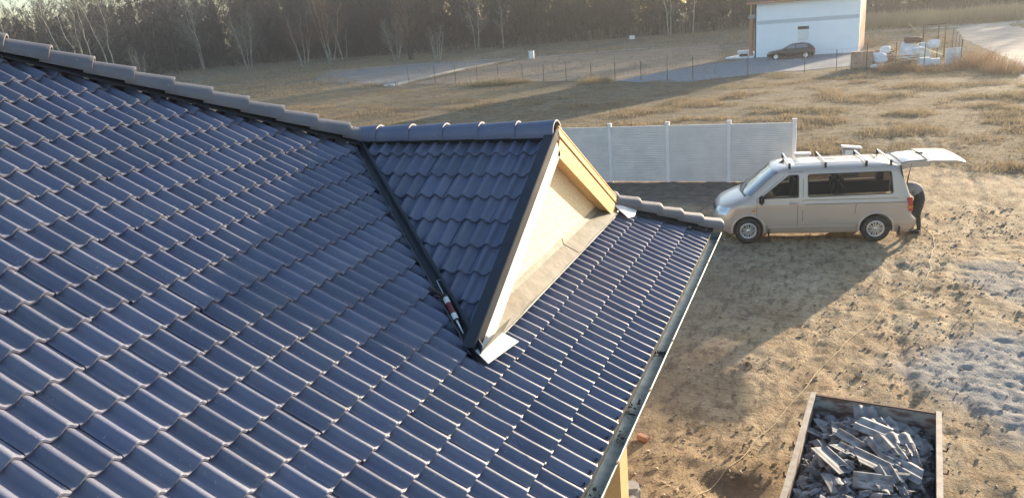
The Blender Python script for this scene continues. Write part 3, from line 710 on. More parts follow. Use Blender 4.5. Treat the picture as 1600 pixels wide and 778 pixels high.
# seats, dashboard and steering wheel seen through the glass
b=MB()
for X in (.95,1.95): 
    for y in (.48,.95,1.42):
        if X<1 and y==.95: continue
        b.box((X,y,.78),(.46,.44,.16),bev=.05); b.box((X+.24,y,1.08),(.13,.44,.62),Matrix.Rotation(.16,3,'Y'),bev=.05); b.box((X+.30,y,1.46),(.09,.26,.17),bev=.04)
b.build('seats',M['seat'],van)
b=MB(); b.box((2.15,YC,1.755),(2.6,1.40,.012))
for y in (.228,1.672): b.box((2.2,y,.84),(2.9,.012,.64)); b.box((1.30,y,1.45),(.14,.012,.56)); b.box((3.42,y,1.45),(.16,.012,.56))
b.build('interior_lining',M['seat'],van)
b=MB(); b.box((.52,YC,1.02),(.40,1.5,.22),bev=.06); b.box((2.3,YC,.515),(3.2,1.46,.02)); b.build('dashboard',M['black'],van)
b=MB(); b.tube([(.72+.05*math.cos(t),.50+.19*math.sin(t),1.14+.18*math.cos(t)) for t in [2*math.pi*k/20 for k in range(21)]],.015,6,cap=False); b.build('steering_wheel',M['black'],van)
# windscreen
b=MB(); vs=[];nu=14;nz=8
for i in range(nu+1):
    for j in range(nz+1):
        z=1.215+(1.80-1.215)*j/nz; y=YC+(2*i/nu-1)*HW(z)*(.93); vs.append(Vector((front_x(y,z)-.010,y,z+.006)))
b.add(vs,[(i*(nz+1)+j,(i+1)*(nz+1)+j,(i+1)*(nz+1)+j+1,i*(nz+1)+j+1) for i in range(nu) for j in range(nz)],True); ws=b.build('windscreen',M['screen'],van)
b=MB()
for y in (.62,1.25):
    p=[Vector((front_x(y+d,z)-.022,y+d,z)) for d,z in ((0,1.20),(.16,1.25),(.42,1.33))]; b.tube(p,.010,5)
b.bar((front_x(.3,1.19)-.01,.30,1.195),(front_x(YC,1.19)-.012,YC,1.195),.06,.02); b.bar((front_x(YC,1.19)-.012,YC,1.195),(front_x(1.6,1.19)-.01,1.6,1.195),.06,.02)
b.build('wiper',M['black'],van)
# bonnet edge, grille, bumper band, plate
b=MB()
for z0,z1,q in ((.76,.86,.42),(.36,.50,.6)):
    vs=[];nu=10
    for i in range(nu+1):
        for z in (z0,z1): y=YC+(2*i/nu-1)*q*HW(z); vs.append(Vector((front_x(y,z)-.008,y,z)))
    b.add(vs,[(i*2,(i+1)*2,(i+1)*2+1,i*2+1) for i in range(nu)],True)
b.build('grille',M['black'],van)
b=MB(); b.box((3.86,YC,.47),(.10,1.80,.24),bev=.04); b.build('rear_bumper',M['van'],van)
# roof bars and ribs
for X in (.98,1.82,2.75,3.30):
    b=MB(); zt=1.985; b.bar((X+.0,YC-.70,zt),(X,YC+.70,zt),.032,.03); bar=b.build('roof_bar',M['chrome'],van)
    b=MB()
    for y in (YC-.70,YC+.70): b.box((X,y,1.93),(.05,.06,.14),bev=.01)
    b.build('foot',M['black'],bar)
b=MB()
for y in (-.42,-.21,0,.21,.42): b.tube([(1.15,YC+y,1.925-abs(y)*.03),(2.0,YC+y,1.936-abs(y)*.04),(3.1,YC+y,1.93-abs(y)*.04)],.012,6)
b.build('roof_ribs',M['van'],van)
b=MB(); b.prism([(.80,YC-.03,1.88),(.93,YC-.03,1.90),(.93,YC-.03,1.965)],(0,.05,0)); b.build('antenna',M['black'],van)
# wheels
def wheel(X,y,s_):
    wt=MB(); wt.disc_lathe([(.205,-.09),(.25,-.105),(.315,-.10),(.335,-.07),(.338,0),(.335,.07),(.315,.10),(.25,.105),(.205,.09)],(X,y,.337),(0,1,0),32); t=wt.build('wheel',M['rubber'],van)
    h=MB(); ax=s_; h.disc_lathe([(0,.10),(.05,.098),(.062,.08)],(X,y,.337),(0,ax,0),20); h.disc_lathe([(.165,.082),(.185,.092),(.207,.092),(.21,.08)],(X,y,.337),(0,ax,0),28)
    for k in range(7):
        a=2*math.pi*k/7; d=Vector((math.cos(a),0,math.sin(a))); c=Vector((X,y+ax*.092,.337)); tn=d.cross(Vector((0,1,0)))
        for sg in (-1,1): h.bar(c+d*.05+tn*sg*.012,c+d*.19+tn*sg*.036,.030,.016,up=(0,1,0))
    h.build('hubcap',M['chrome'],t)
    k=MB(); k.disc_lathe([(0,.078),(.207,.074)],(X,y,.337),(0,ax,0),24); k.build('wheel_disc',M['black'],t)
for X in (0,2.99): wheel(X,.10,-1); wheel(X,1.80,1)
b=MB(); b.box((.50,.06,.28),(.02,.22,.20)); b.box((3.52,.06,.28),(.02,.22,.22)); b.build('mud_flap',M['black'],van)
# tailgate, hinged at the roof and swung up
def gate_pt(s,y,h):
    # s along the gate from the hinge, h outwards
    P_=[(0,3.46,1.885),(.25,3.70,1.955),(.72,4.12,1.985),(.80,4.20,2.0),(1.30,4.78,1.985),(1.42,4.90,1.93)]
    S_=[p[0] for p in P_]; return Vector((float(ip(s,S_,[p[1] for p in P_])),y,float(ip(s,S_,[p[2] for p in P_]))+h))
def gate_hw(s): return float(ip(s,[0,.2,.75,.80,1.3,1.42],[.70,.74,.78,.80,.82,.76]))
b=MB(); ns=14; vs=[]
for h in (0,-.05):
    for i in range(ns+1):
        s=1.42*i/ns
        for k in range(9):
            q=2*k/8-1; vs.append(gate_pt(s,YC+q*gate_hw(s),h-.04*abs(q)**3))
fs=[];m_=(ns+1)*9
for i in range(ns):
    for k in range(8): fs.append((i*9+k,i*9+k+1,(i+1)*9+k+1,(i+1)*9+k)); fs.append((m_+i*9+k,m_+(i+1)*9+k,m_+(i+1)*9+k+1,m_+i*9+k+1))
    for k,sg in ((0,1),(8,-1)): fs.append((i*9+k,(i+1)*9+k,m_+(i+1)*9+k,m_+i*9+k) )
for i in (0,ns):
    for k in range(8): fs.append((i*9+k,i*9+k+1,m_+i*9+k+1,m_+i*9+k))
b.add(vs,fs,True)
for y in (-1,1):                                        # deep side flanges of the window half
    for i in range(8):
        s0=.02+.74*i/8; s1=.02+.74*(i+1)/8; b.bar(gate_pt(s0,YC+y*(gate_hw(s0)-.02),-.10),gate_pt(s1,YC+y*(gate_hw(s1)-.02),-.10),.035,.13)
gate=b.build('tailgate',M['van'],van); crisp(gate.data,40)
b=MB(); vs=[gate_pt(.12+.52*i/6,YC+q*(gate_hw(.2+.5*i/6)-.12),.006-.03*abs(q)**3) for i in range(7) for q in (-1,-.5,0,.5,1)]
b.add(vs,[(i*5+k,i*5+k+1,(i+1)*5+k+1,(i+1)*5+k) for i in range(6) for k in range(4)],True); b.build('rear_window',M['screen'],gate)
b=MB(); lp=[(.10,-1),(.10,1),(.68,1),(.68,-1),(.10,-1)]
for (s0,q0),(s1,q1) in zip(lp[:-1],lp[1:]):
    for k in range(6):
        f=lambda t: gate_pt(s0+(s1-s0)*t,YC+(q0+(q1-q0)*t)*(gate_hw(s0+(s1-s0)*t)-.10),.008-.03*abs(q0+(q1-q0)*t)**3)
        b.bar(f(k/6),f((k+1)/6),.035,.012)
b.build('window_gasket',M['black'],gate)
b=MB(); b.tube([gate_pt(.70,YC,.02),gate_pt(.62,YC+.2,.03),gate_pt(.60,YC+.45,.03)],.012,5); b.box(gate_pt(.72,YC,.015),(.10,.09,.03)); b.build('rear_wiper',M['black'],gate)
b=MB(); b.box(gate_pt(1.02,YC+.0,.004),(.16,.55,.012)); b.build('plate_recess',M['white'],gate)
for y in (YC-.74,YC+.74):
    b=MB(); b.tube([(3.66,y,1.28),(3.70,y,1.62)],.014,6); b.tube([(3.70,y,1.60),(3.75,y,1.93)],.008,6); b.build('gas_strut',M['black'],van)
b=MB(); b.bar((3.50,.17,1.86),(3.78,.13,.62),.03,.03); b.build('door_seal',M['black'],van)

# ------------------------------------------------------------------ person bending into the back of the van
def skin_body(name,joints,edges,radii,mt,parent,sub=2):
    me=bpy.data.meshes.new(name); me.from_pydata([Vector(j) for j in joints],edges,[]); o=bpy.data.objects.new(name,me); C.objects.link(o)
    m=o.modifiers.new('s','SKIN'); 
    if not me.skin_vertices: 
        bm=bmesh.new(); bm.from_mesh(me); bm.verts.layers.skin.verify(); bm.to_mesh(me); bm.free()
    for i,r in enumerate(radii): me.skin_vertices[0].data[i].radius=r if isinstance(r,tuple) else (r,r); me.skin_vertices[0].data[i].use_root=(i==0)
    m.use_smooth_shade=True; s=o.modifiers.new('d','SUBSURF'); s.levels=sub; s.render_levels=sub
    bpy.context.view_layer.update(); dg=bpy.context.evaluated_depsgraph_get(); me2=bpy.data.meshes.new_from_object(o.evaluated_get(dg)); o.modifiers.clear(); o.data=me2; bpy.data.meshes.remove(me)
    me2.materials.clear(); me2.materials.append(mt)
    for p in me2.polygons: p.use_smooth=True
    o.parent=parent; return o
# local frame: -x is into the van, feet on the ground at x=0
per=thing('person','person in a grey jacket and dark trousers bending into the open back of the van','person',tuple(van.matrix_basis@Vector((4.10,.80,0))) ,VAN_RZ)
J=[(.04,0,.93),(-.02,0,1.07),(-.14,0,1.17),(-.30,0,1.20),(-.40,0,1.18),(-.52,0,1.16),          # pelvis, waist, chest, upper chest, neck, head
   (.06,-.10,.88),(.0,-.12,.50),(.06,-.13,.10),(-.10,-.14,.05),                                 # near leg
   (.06,.10,.88),(-.05,.12,.49),(-.02,.13,.10),(-.17,.15,.05),
   (-.29,-.19,1.15),(-.36,-.24,.92),(-.56,-.20,.84),(-.64,-.19,.83),
   (-.29,.19,1.15),(-.40,.23,.93),(-.60,.18,.86),(-.68,.17,.85),(-.60,0,1.12)]
Ed=[(0,1),(1,2),(2,3),(3,4),(4,5),(5,22),(0,6),(6,7),(7,8),(8,9),(0,10),(10,11),(11,12),(12,13),(3,14),(14,15),(15,16),(16,17),(3,18),(18,19),(19,20),(20,21)]
Ra=[(.15,.15),(.15,.15),(.17,.16),(.16,.15),.065,.10,.105,.072,.05,.045,.105,.072,.05,.045,.075,.055,.042,.038,.075,.055,.042,.038,.075]
bodyp=skin_body('body',J,Ed,Ra,M['trousers'],per)
# clothing: jacket over torso and arms, as child shells
JJ=[(.02,0,.99),(-.02,0,1.07),(-.14,0,1.17),(-.29,0,1.205),(-.29,-.19,1.15),(-.36,-.245,.92),(-.52,-.21,.85),(-.29,.19,1.15),(-.40,.235,.93),(-.56,.19,.87),(-.37,0,1.19)]
skin_body('jacket',JJ,[(0,1),(1,2),(2,3),(3,4),(4,5),(5,6),(3,7),(7,8),(8,9),(3,10)],[(.168,.165),(.172,.17),(.19,.178),(.175,.165),.092,.072,.060,.092,.072,.060,.09],M['jacket'],per)
b=MB(); b.disc_lathe([(0,.115),(.05,.108),(.09,.07),(.108,.0),(.10,-.05)],(-.535,0,1.17),(-.3,0,1),14); b.build('hair',M['hair'],per)
for y in (-.135,.145):
    x=-.02 if y<0 else -.10
    b=MB(); b.box((x-.02,y,.05),(.28,.10,.10),bev=.035); b.box((x-.02,y,.012),(.29,.105,.024),bev=.006); b.build('shoe',M['black'],per)
for y in (-.19,.17):                                        # hands gripping the load floor edge
    hx=-.63 if y<0 else -.67
    b=MB(); b.box((hx,y,.845),(.09,.08,.035),Matrix.Rotation(.2,3,'Y'),bev=.014)
    for k,l in enumerate((.06,.075,.07,.055)): yy_=y-.03+.02*k; b.tube([(hx-.04,yy_,.845),(hx-.04-l*.6,yy_,.838),(hx-.04-l*.85,yy_,.812)],[.010,.009,.007],6)
    sg=1 if y<0 else -1; b.tube([(hx+.02,y+sg*.035,.84),(hx-.02,y+sg*.065,.83),(hx-.05,y+sg*.07,.82)],[.011,.010,.008],6); b.build('hand',M['skin'],per)
# ------------------------------------------------------------------ hose on the ground
pts=[(4.08,12.9),(4.20,12.2),(4.22,11.47),(4.10,10.7),(3.97,9.98),(3.90,9.3),(3.76,8.79),(3.5,8.1),(3.12,7.54),(2.7,6.4),(2.15,5.1),(1.73,3.91),(1.35,2.7),(.99,1.69),(.72,.9),(.37,.12),(.1,-.6)]
pp=[]
for i in range(len(pts)-1):
    for k in range(8):
        t=k/8; a,c=pts[i],pts[i+1]; p0=pts[max(i-1,0)]; p3=pts[min(i+2,len(pts)-1)]
        q=[.5*((2*a[j])+(-p0[j]+c[j])*t+(2*p0[j]-5*a[j]+4*c[j]-p3[j])*t*t+(-p0[j]+3*a[j]-3*c[j]+p3[j])*t**3) for j in (0,1)]
        wob=.015*math.sin(len(pp)*.7); pp.append((q[0]+wob,q[1]))
zz_=gheight(np.array([q[0] for q in pp]),np.array([q[1] for q in pp]))
b=MB(); b.tube([(q[0],q[1],float(z)+.014) for q,z in zip(pp,zz_)],.0052,6); tag(b.build('hose',M['cable']),'thin yellow hose snaking over the sandy ground from behind the van','hose')
# ------------------------------------------------------------------ trailer of broken tiles
T0=Vector((1.64,1.60,0)); T1=Vector((3.15,1.44,0)); tu=(T1-T0).normalized(); tv=Vector((tu.y,-tu.x,0)); TW=(T1-T0).length; TL=3.0; RZ=.80
def tp(u,v,z): return T0+tu*u+tv*v+Vector((0,0,z))
tr=thing('trailer','open worn steel trailer filled with broken roof tiles','trailer',tuple(tp(TW/2,TL/2,0)),world=True)
b=MB(); b.bar(tp(0,.03,.58),tp(TW,.03,.58),.035,.44); b.build('front_board',M['trailerside'],tr)
for u,nm in ((0.02,'side_board'),(TW-.02,'side_board')):
    b=MB(); b.bar(tp(u,.05,.58),tp(u,TL,.58),.035,.44); sb=b.build(nm,M['trailerside'],tr)
    b=MB(); b.bar(tp(u,-.0,RZ+.012),tp(u,TL,RZ+.012),.062,.035); b.build('rim',M['rim'],sb)
    for v in (.55,1.05,1.75,2.4):
        s_=-1 if u<.5 else 1
        b=MB(); b.bar(tp(u+s_*.02,v,.60),tp(u+s_*.10,v,.60),.02,.02); b.tube([tp(u+s_*.10,v,.60),tp(u+s_*.105,v,.66)],.009,6); b.build('tie_hook',M['rust'],sb)
b=MB(); b.bar(tp(0,.03,RZ+.006),tp(TW,.03,RZ+.006),.04,.02); b.build('front_rim',M['rust'],tr)
b=MB(); b.box(tp(TW/2,TL/2,.345),(TW,TL,.04),Matrix.Rotation(math.atan2(tu.y,tu.x),3,'Z')); b.build('floor',M['rust'],tr)
for v in (1.35,2.05):
    for u in (.12,TW-.12):
        b=MB(); b.disc_lathe([(.10,-.07),(.16,-.075),(.22,-.05),(.225,0),(.22,.05),(.16,.075),(.10,.07)],tp(u,v,.225),tu,22); t_=b.build('wheel',M['rubber'],tr)
        b=MB(); b.disc_lathe([(0,-.05),(.09,-.06),(.11,-.03),(.11,.03),(.09,.06),(0,.05)],tp(u,v,.225),tu,16); b.build('hub',M['rust'],t_)
b=MB(); b.bar(tp(.4,.0,.33),tp(.4,TL,.33),.06,.06); b.bar(tp(TW-.4,0,.33),tp(TW-.4,TL,.33),.06,.06); b.build('chassis',M['rust'],tr)
def pile(u,v):
    e=np.minimum(np.minimum(u,TW-u),v+.1); return .46+.20*np.clip(e/.5,0,1)+.05*(fbm(u*3+4,v*3,3)-.5)*2+.05*np.clip(v-.4,0,1)
# rubble bed: one continuous mass of small shards
vs=[];fs=[]
def shard(c,s,nrm,th=.014):
    n=random.randint(3,5); x=nrm.orthogonal().normalized(); x.rotate(Matrix.Rotation(random.uniform(0,6.28),3,nrm)) ; y=nrm.cross(x); a0=random.uniform(0,6)
    o=len(vs); pts=[]
    for k in range(n):
        a=a0+2*math.pi*(k+random.uniform(-.25,.25))/n; r=s*random.uniform(.55,1.1); pts.append(c+x*(r*math.cos(a))+y*(r*.7*math.sin(a)))
    for p in pts: vs.append(tuple(p+nrm*th/2))
    for p in pts: vs.append(tuple(p-nrm*th/2))
    fs.append(tuple(range(o,o+n))); fs.append(tuple(range(o+n,o+2*n))[::-1])
    for k in range(n): fs.append((o+k,o+n+k,o+n+(k+1)%n,o+(k+1)%n))
for _ in range(2300):
    u=random.uniform(.06,TW-.06); v=random.uniform(.07,2.7); s=random.choice((.03,.04,.05,.06,.08,.10)); u=min(max(u,s+.03),TW-s-.03); v=max(v,s+.05)
    nrm=Vector((random.gauss(0,.5),random.gauss(0,.5),1)).normalized(); shard(tp(u,v,float(pile(u,v))+random.uniform(-.05,.035)),s,nrm)
for _ in range(170):                                      # curved bits of roll
    u=random.uniform(.16,TW-.16); v=random.uniform(.18,2.6); c=tp(u,v,float(pile(u,v))+random.uniform(.0,.05)); L_=random.uniform(.06,.17); r=random.uniform(.03,.06); Mx=Matrix.Rotation(random.uniform(0,6.28),3,'Z')@Matrix.Rotation(random.gauss(0,.35),3,'X')
    o=len(vs); a0=random.uniform(.2,.6); nA=6
    for lay in (0,.012):
        for e in (-1,1):
            sk=random.uniform(-.03,.03)
            for k in range(nA): t=a0+(math.pi-2*a0)*k/(nA-1); vs.append(tuple(c+Mx@Vector(((r-lay)*math.cos(t)*1.3,e*L_/2+sk*(k-2),(r-lay)*math.sin(t)))))
    for k in range(nA-1):
        fs.append((o+k,o+k+1,o+nA+k+1,o+nA+k)); fs.append((o+2*nA+k,o+3*nA+k,o+3*nA+k+1,o+2*nA+k+1)); fs.append((o+k,o+2*nA+k,o+2*nA+k+1,o+k+1)); fs.append((o+nA+k,o+nA+k+1,o+3*nA+k+1,o+3*nA+k))
b=MB(); b.v=vs; b.f=fs; b.s=[False]*len(fs)
gu=np.linspace(.05,TW-.05,20); gv=np.linspace(.06,TL-.02,30)
gvs=[tp(u,v,float(pile(u,v))-.05) for u in gu for v in gv]; b.add(gvs,[(i*30+j,i*30+j+1,(i+1)*30+j+1,(i+1)*30+j) for i in range(19) for j in range(29)])
tag(b.build('tile_rubble',M['shards']),'bed of small broken grey tile shards filling the trailer','rubble',kind='stuff')
def broken(x,y,yaw,tx,ty,su,sv,crop,label,dz=.06):
    """piece of double-roll tile, with thickness; crop = list of (point,normal) broken edges in tile coordinates"""
    bm=bmesh.new(); nu=24; nv=5; g0=[];g1=[]
    for lay,gg in ((0,g0),(1,g1)):
        for i in range(nu+1):
            for j in range(nv+1):
                u=.30*i/nu; d=abs(((u/.15)%1)-.5)*2; h=.034*(.5+.5*math.cos(2*math.pi*(u-.075)/.15)) if ('wavy' in label or 'pale' in label) else .036*(1-float(sstep(.10,.50,d)))*(1 if u>.15 or 'double' in label else .15); gg.append(bm.verts.new((u-.15,.40*j/nv-.2,h-(.013 if lay else 0))))
    for i in range(nu):
        for j in range(nv):
            k=i*(nv+1)+j
            f=bm.faces.new((g0[k],g0[k+nv+1],g0[k+nv+2],g0[k+1])); f.smooth=True
            f=bm.faces.new((g1[k],g1[k+1],g1[k+nv+2],g1[k+nv+1])); f.smooth=True
    for i in range(nu):
        for j in (0,nv): k=i*(nv+1)+j; bm.faces.new((g0[k],g0[k+nv+1],g1[k+nv+1],g1[k]))
    for j in range(nv):
        for i in (0,nu): k=i*(nv+1)+j; bm.faces.new((g0[k],g0[k+1],g1[k+1],g1[k]))
    for v in bm.verts: v.co.x*=su; v.co.y*=sv
    for (px,py,a) in crop:
        r=bmesh.ops.bisect_plane(bm,geom=bm.verts[:]+bm.edges[:]+bm.faces[:],plane_co=(px,py,0),plane_no=(math.cos(a),math.sin(a),0),clear_outer=True)
        ed=[e for e in bm.edges if e.is_boundary]
        bmesh.ops.triangle_fill(bm,edges=ed,use_beauty=True)
    es=[e for e in bm.edges if len(e.link_faces)==2 and e.calc_face_angle(0)>R(50)]; bmesh.ops.split_edges(bm,edges=es)
    me=bpy.data.meshes.new('broken_tile'); bm.to_mesh(me); bm.free(); me.materials.append(M['brokentile'])
    o=bpy.data.objects.new('broken_tile',me); C.objects.link(o)
    q=Vector((x,y,0))-T0; u=q.dot(tu); v=q.dot(tv); o.location=(x,y,float(pile(np.array(u),np.array(v)))+dz); o.rotation_euler=(tx+random.gauss(0,.12),ty+random.gauss(0,.12),yaw+random.gauss(0,.10))
    return tag(o,label,'broken tile','large pieces of broken tile on the rubble')
pi=math.pi
for a in [
 (2.30,1.30,.15,.30,0,1,.75,[],'pale wavy tile piece standing proud nearest the far board of the trailer',.10),
 (2.00,.95,1.30,.1,.05,1,.95,[(0,.12,1.9)],'flat grey tile piece with one roll left of the middle row',.06),
 (2.36,.93,1.28,.12,.0,1,1.05,[(.05,.18,1.2)],'large grey tile piece just below the pale wavy piece',.09),
 (2.56,1.13,.5,.25,.1,.8,.7,[(.1,0,.3)],'small pale tile fragment right of the pale wavy piece',.07),
 (2.70,1.16,.25,.2,.15,1,.6,[(.1,.02,.7)],'pale rolled tile fragment in the upper right of the trailer',.07),
 (2.82,1.02,.1,.2,.1,1,.55,[(-.02,.1,1.1)],'wavy tile fragment near the right-hand board',.06),
 (2.66,.82,.2,.35,.05,1,.5,[],'narrow wavy strip of tile lying right of centre',.08),
 (2.10,.62,1.05,.0,.2,.55,1,[(0,-.15,4.4)],'single-roll tile piece left of the centre',.09),
 (2.04,.40,1.0,.1,.1,.7,.8,[(0,.12,1.2)],'grey tile piece tucked below the single-roll piece',.05),
 (2.42,.55,.55,.1,-.2,.8,.7,[(.1,.1,.8)],'pale rolled tile piece near the centre of the pile',.09),
 (2.48,.36,.9,.2,.1,.6,.6,[(0,.08,1.8)],'small broken pale piece in the middle of the pile',.06),
 (2.60,.45,.3,.1,.3,.55,.8,[(-.05,-.1,4.0)],'pale tile fragment tilted toward the right-hand board',.08),
 (2.69,.57,.15,.0,.1,.4,.75,[],'thin single-roll tile piece right of the centre',.08),
 (2.79,.50,.05,.1,.0,.4,.7,[],'short curved tile piece close to the right-hand board',.07),
 (1.90,.04,1.05,.05,.15,1,1.1,[(.1,.15,.6)],'large grey tile piece in the lower left of the trailer',.10),
 (2.30,.13,1.22,.1,.1,1,1.1,[(0,.19,2.2)],'large dark tile piece in the lower middle of the trailer',.11),
 (2.70,.17,.75,.05,-.1,1,1.1,[(.12,-.1,5.2)],'big pale double-roll piece in the lower right of the trailer',.11),
 (2.47,-.12,.2,.15,.1,.8,.6,[(.1,0,.2)],'broken tile corner below the big double-roll piece',.08),
 (2.30,-.28,1.5,.05,.05,1,1,[],'grey tile at the bottom edge of the picture',.10),
 (1.80,.55,.7,.3,.2,.6,.5,[(.05,.0,.4)],'small pale fragment beside the left-hand board',.06),
 (1.70,.92,1.3,.2,.4,.5,.6,[(0,.1,1.5)],'dark rolled fragment against the left-hand board',.06),
 (1.83,1.22,.4,.2,.1,.9,.5,[(.05,.0,.9)],'dark flat piece in the upper left corner of the trailer',.06),
 (2.95,1.08,.6,.1,.3,.6,.6,[(.05,.05,.8)],'pale fragment wedged in the upper right corner',.05),
 (1.95,-.35,.3,.1,.1,.9,.8,[(.08,.0,.5)],'tile piece at the near left edge of the pile',.07)]:
    broken(*a)
# ------------------------------------------------------------------ odds and ends on the sand
for x,y,r,lb in ((-.87,1.07,.3,'left of two reddish brick pieces on the sand beside the gutter'),(-.60,1.14,-.4,'right of two reddish brick pieces on the sand beside the gutter')):
    b=MB(); b.box((x,y,.05),(.17,.10,.08),Matrix.Rotation(r,3,'Z'),bev=.012)
    o=b.build('brick_piece',M['brick']); tag(o,lb,'brick','brick pieces on the sand')
b=MB(); b.box((-.52,-.20,.08),(.34,.24,.18),Matrix.Rotation(.4,3,'Z'),bev=.03); b.box((-.40,-.42,.07),(.2,.2,.14),Matrix.Rotation(.9,3,'Z'),bev=.03); tag(b.build('stone_lump',M['concrete2']),'pale grey lump of concrete beside the timber pillar','concrete lump')
NP=10000; rp=np.random.default_rng(77); PX=rp.uniform(-1.6,6.4,NP); PY=rp.uniform(-1.2,15,NP); kp=rp.uniform(0,1,NP)<sstep(.35,.62,fbm(PX*1.3,PY*1.3,4)); PX=PX[kp];PY=PY[kp];NP=len(PX)
PS=.006+np.abs(rp.normal(0,.010,NP))+(rp.uniform(0,1,NP)<.02)*rp.uniform(.01,.04,NP); PZ=gheight(PX,PY)
oc=np.array([(1,0,0),(-1,0,0),(0,1,0),(0,-1,0),(0,0,1),(0,0,-1)],float); of=np.array([(0,2,4),(2,1,4),(1,3,4),(3,0,4),(2,0,5),(1,2,5),(3,1,5),(0,3,5)])
PV=(oc[None]*rp.uniform(.5,1.5,(NP,6,1))+rp.normal(0,.22,(NP,6,3)))*PS[:,None,None]*np.array([1.2,1,.7])+np.stack([PX,PY,PZ+PS*.3],-1)[:,None,:]
PF=(of[None]+(np.arange(NP)*6)[:,None,None]).reshape(-1,3)
tag(npmesh('pebbles',PV.reshape(-1,3),PF,mat('clods',(.31,.23,.145),.95,0,(.46,.38,.28),1.5,isl=.5)),'small stones and clods scattered over the sand','stones',kind='stuff')

# ------------------------------------------------------------------ white house across the field
HA=R(-5.5); wh=thing('white_house','unfinished two storey house with a white wall, grey band and dark red eaves','house',(-5.25,75.0,0),HA)
W_,D_,H_=9.68,8.6,5.35
b=MB(); b.box((W_/2,.15,H_/2-.05),(W_,.30,H_+.1)); b.build('front_wall',M['plaster'],wh)
b=MB(); b.prism([(.3,.30,-.1),(W_-.02,.30,-.1),(W_-.02,D_,-.1),(.3,D_,-.1)],(0,0,H_+.1)); b.build('brick_wall',M['brick'],wh)
b=MB(); b.box((W_/2,-.006,3.46),(W_-.10,.02,.36)); b.build('grey_band',M['greyband'],wh)
b=MB(); b.box((4.55,-.004,2.70),(1.05,.02,.30)); b.build('window_opening',M['black'],wh)
b=MB(); b.box((4.55,-.02,1.98),(1.0,.05,1.10),bev=.01); b.build('window_board',M['white'],wh)
b=MB(); b.box((-.07,.16,H_/2),(.13,.34,H_)); b.build('corner_strip',M['black'],wh)
# roof
b=MB(); sl=math.tan(R(38)); d=D_/2+.55
for s_,y0 in ((1,-.55),(-1,D_+.55)):
    e0=H_+.02; a=[(-.95,y0,e0),(W_+.5,y0,e0),(W_+.5,y0+s_*d,e0+d*sl),(-.95,y0+s_*d,e0+d*sl)]
    b.prism(a if s_>0 else a[::-1],(0,0,.16))
rf=b.build('roof',M['redroof'],wh)
b=MB()
for k in range(16): b.bar((-.95,-.55+k*.30,H_+.19+k*.30*sl),(W_+.5,-.55+k*.30,H_+.19+k*.30*sl),.03,.05)
b.build('tile_courses',M['redroof'],rf)
b=MB(); b.box((W_/2-.2,-.57,H_+.06),(W_+1.4,.05,.2)); b.build('fascia',M['brick'],wh)
b=MB(); b.prism([(.02,.3,H_),(.02,D_,H_),(.02,D_/2,H_+(d-.5)*sl)],(.25,0,0)); b.prism([(W_-.27,.3,H_),(W_-.27,D_,H_),(W_-.27,D_/2,H_+(d-.5)*sl)],(.25,0,0)); b.build('gable',M['brick'],wh)
for y in (1.2,5.5):
    b=MB(); b.box((-.72 ,y,2.0),(.34,.36,4.0)); b.build('brick_pillar',M['brick'],wh)
    b=MB(); b.bar((-.78,y,4.2),(-.78,y,H_+.5),.14,.14); b.build('timber_post',M['freshwood'],wh)
b=MB(); b.box((-.48,3.3,4.08),(.94,5.0,.34)); b.build('balcony_slab',M['concrete2'],wh)
# terrace with wrapped sheets
b=MB(); b.prism([(-3.2,.4,0),(-.2,-.4,0),(-.2,7.5,0),(-2.0,8.5,0)],(0,0,.14)); te=b.build('terrace',M['foam'],wh)
for x,y,s,r,lb in ((-6.6,76.0,(.8,.5,.25),.3,'small dark bundle lying on the white terrace slab'),(-6.9,80.5,(1.6,1.0,.35),.1,'flat white packet at the back of the terrace slab')):
    b=MB(); b.box((x,y,.14+s[2]/2),s,Matrix.Rotation(r,3,'Z'),bev=.06); tag(b.build('bundle',M['black'] if s[0]<1 else M['foam']),lb,'bundle')
# ------------------------------------------------------------------ dark hatchback
car=thing('parked_car','dark three door hatchback parked in front of the white house','car',(-1.72,71.7,0),R(3))
def crings(zs_,xf,xr,hw,rf_,rr_):
    out=[]
    for z in zs_:
        a,c,h=xf(z),xr(z),hw(z); pts=[]
        for k in range(9): t=math.pi*(k/8)-math.pi/2; pts.append((a+rf_*(1-math.cos(t)),h*math.copysign(abs(math.sin(t))**.7,math.sin(t))))
        for f in (.2,.4,.6,.8): pts.append((a+rf_+(c-rr_-a-rf_)*f,h))
        for k in range(9): t=math.pi/2-math.pi*(k/8); pts.append((c-rr_*(1-math.cos(t)),h*math.copysign(abs(math.sin(t))**.7,math.sin(t))))
        for f in (.8,.6,.4,.2): pts.append((a+rf_+(c-rr_-a-rf_)*f,-h))
        out.append([Vector((x,y,z)) for x,y in pts])
    return out
cxf=lambda z: float(ip(z,[.2,.3,.45,.6,.72,.80,.86,.92,.98,1.35,1.42,1.45],[-2.05,-2.18,-2.24,-2.2,-2.08,-1.75,-1.3,-.9,-.75,-.05,.25,.6]))
cxr=lambda z: float(ip(z,[.2,.35,.55,.9,1.0,1.35,1.42,1.45],[2.1,2.2,2.24,2.16,2.08,1.62,1.4,1.1]))
chw=lambda z: float(ip(z,[.2,.3,.55,.75,.92,1.36,1.42,1.45],[.80,.86,.89,.88,.84,.60,.5,.3]))
rg=crings([.2,.25,.3,.38,.45,.55,.62,.68,.72,.76,.80,.83,.86,.89,.92,.95,.98,1.1,1.2,1.3,1.36,1.40,1.43,1.45],cxf,cxr,chw,.32,.22)
b=MB(); vs=[p for r in rg for p in r]; n=len(rg[0])
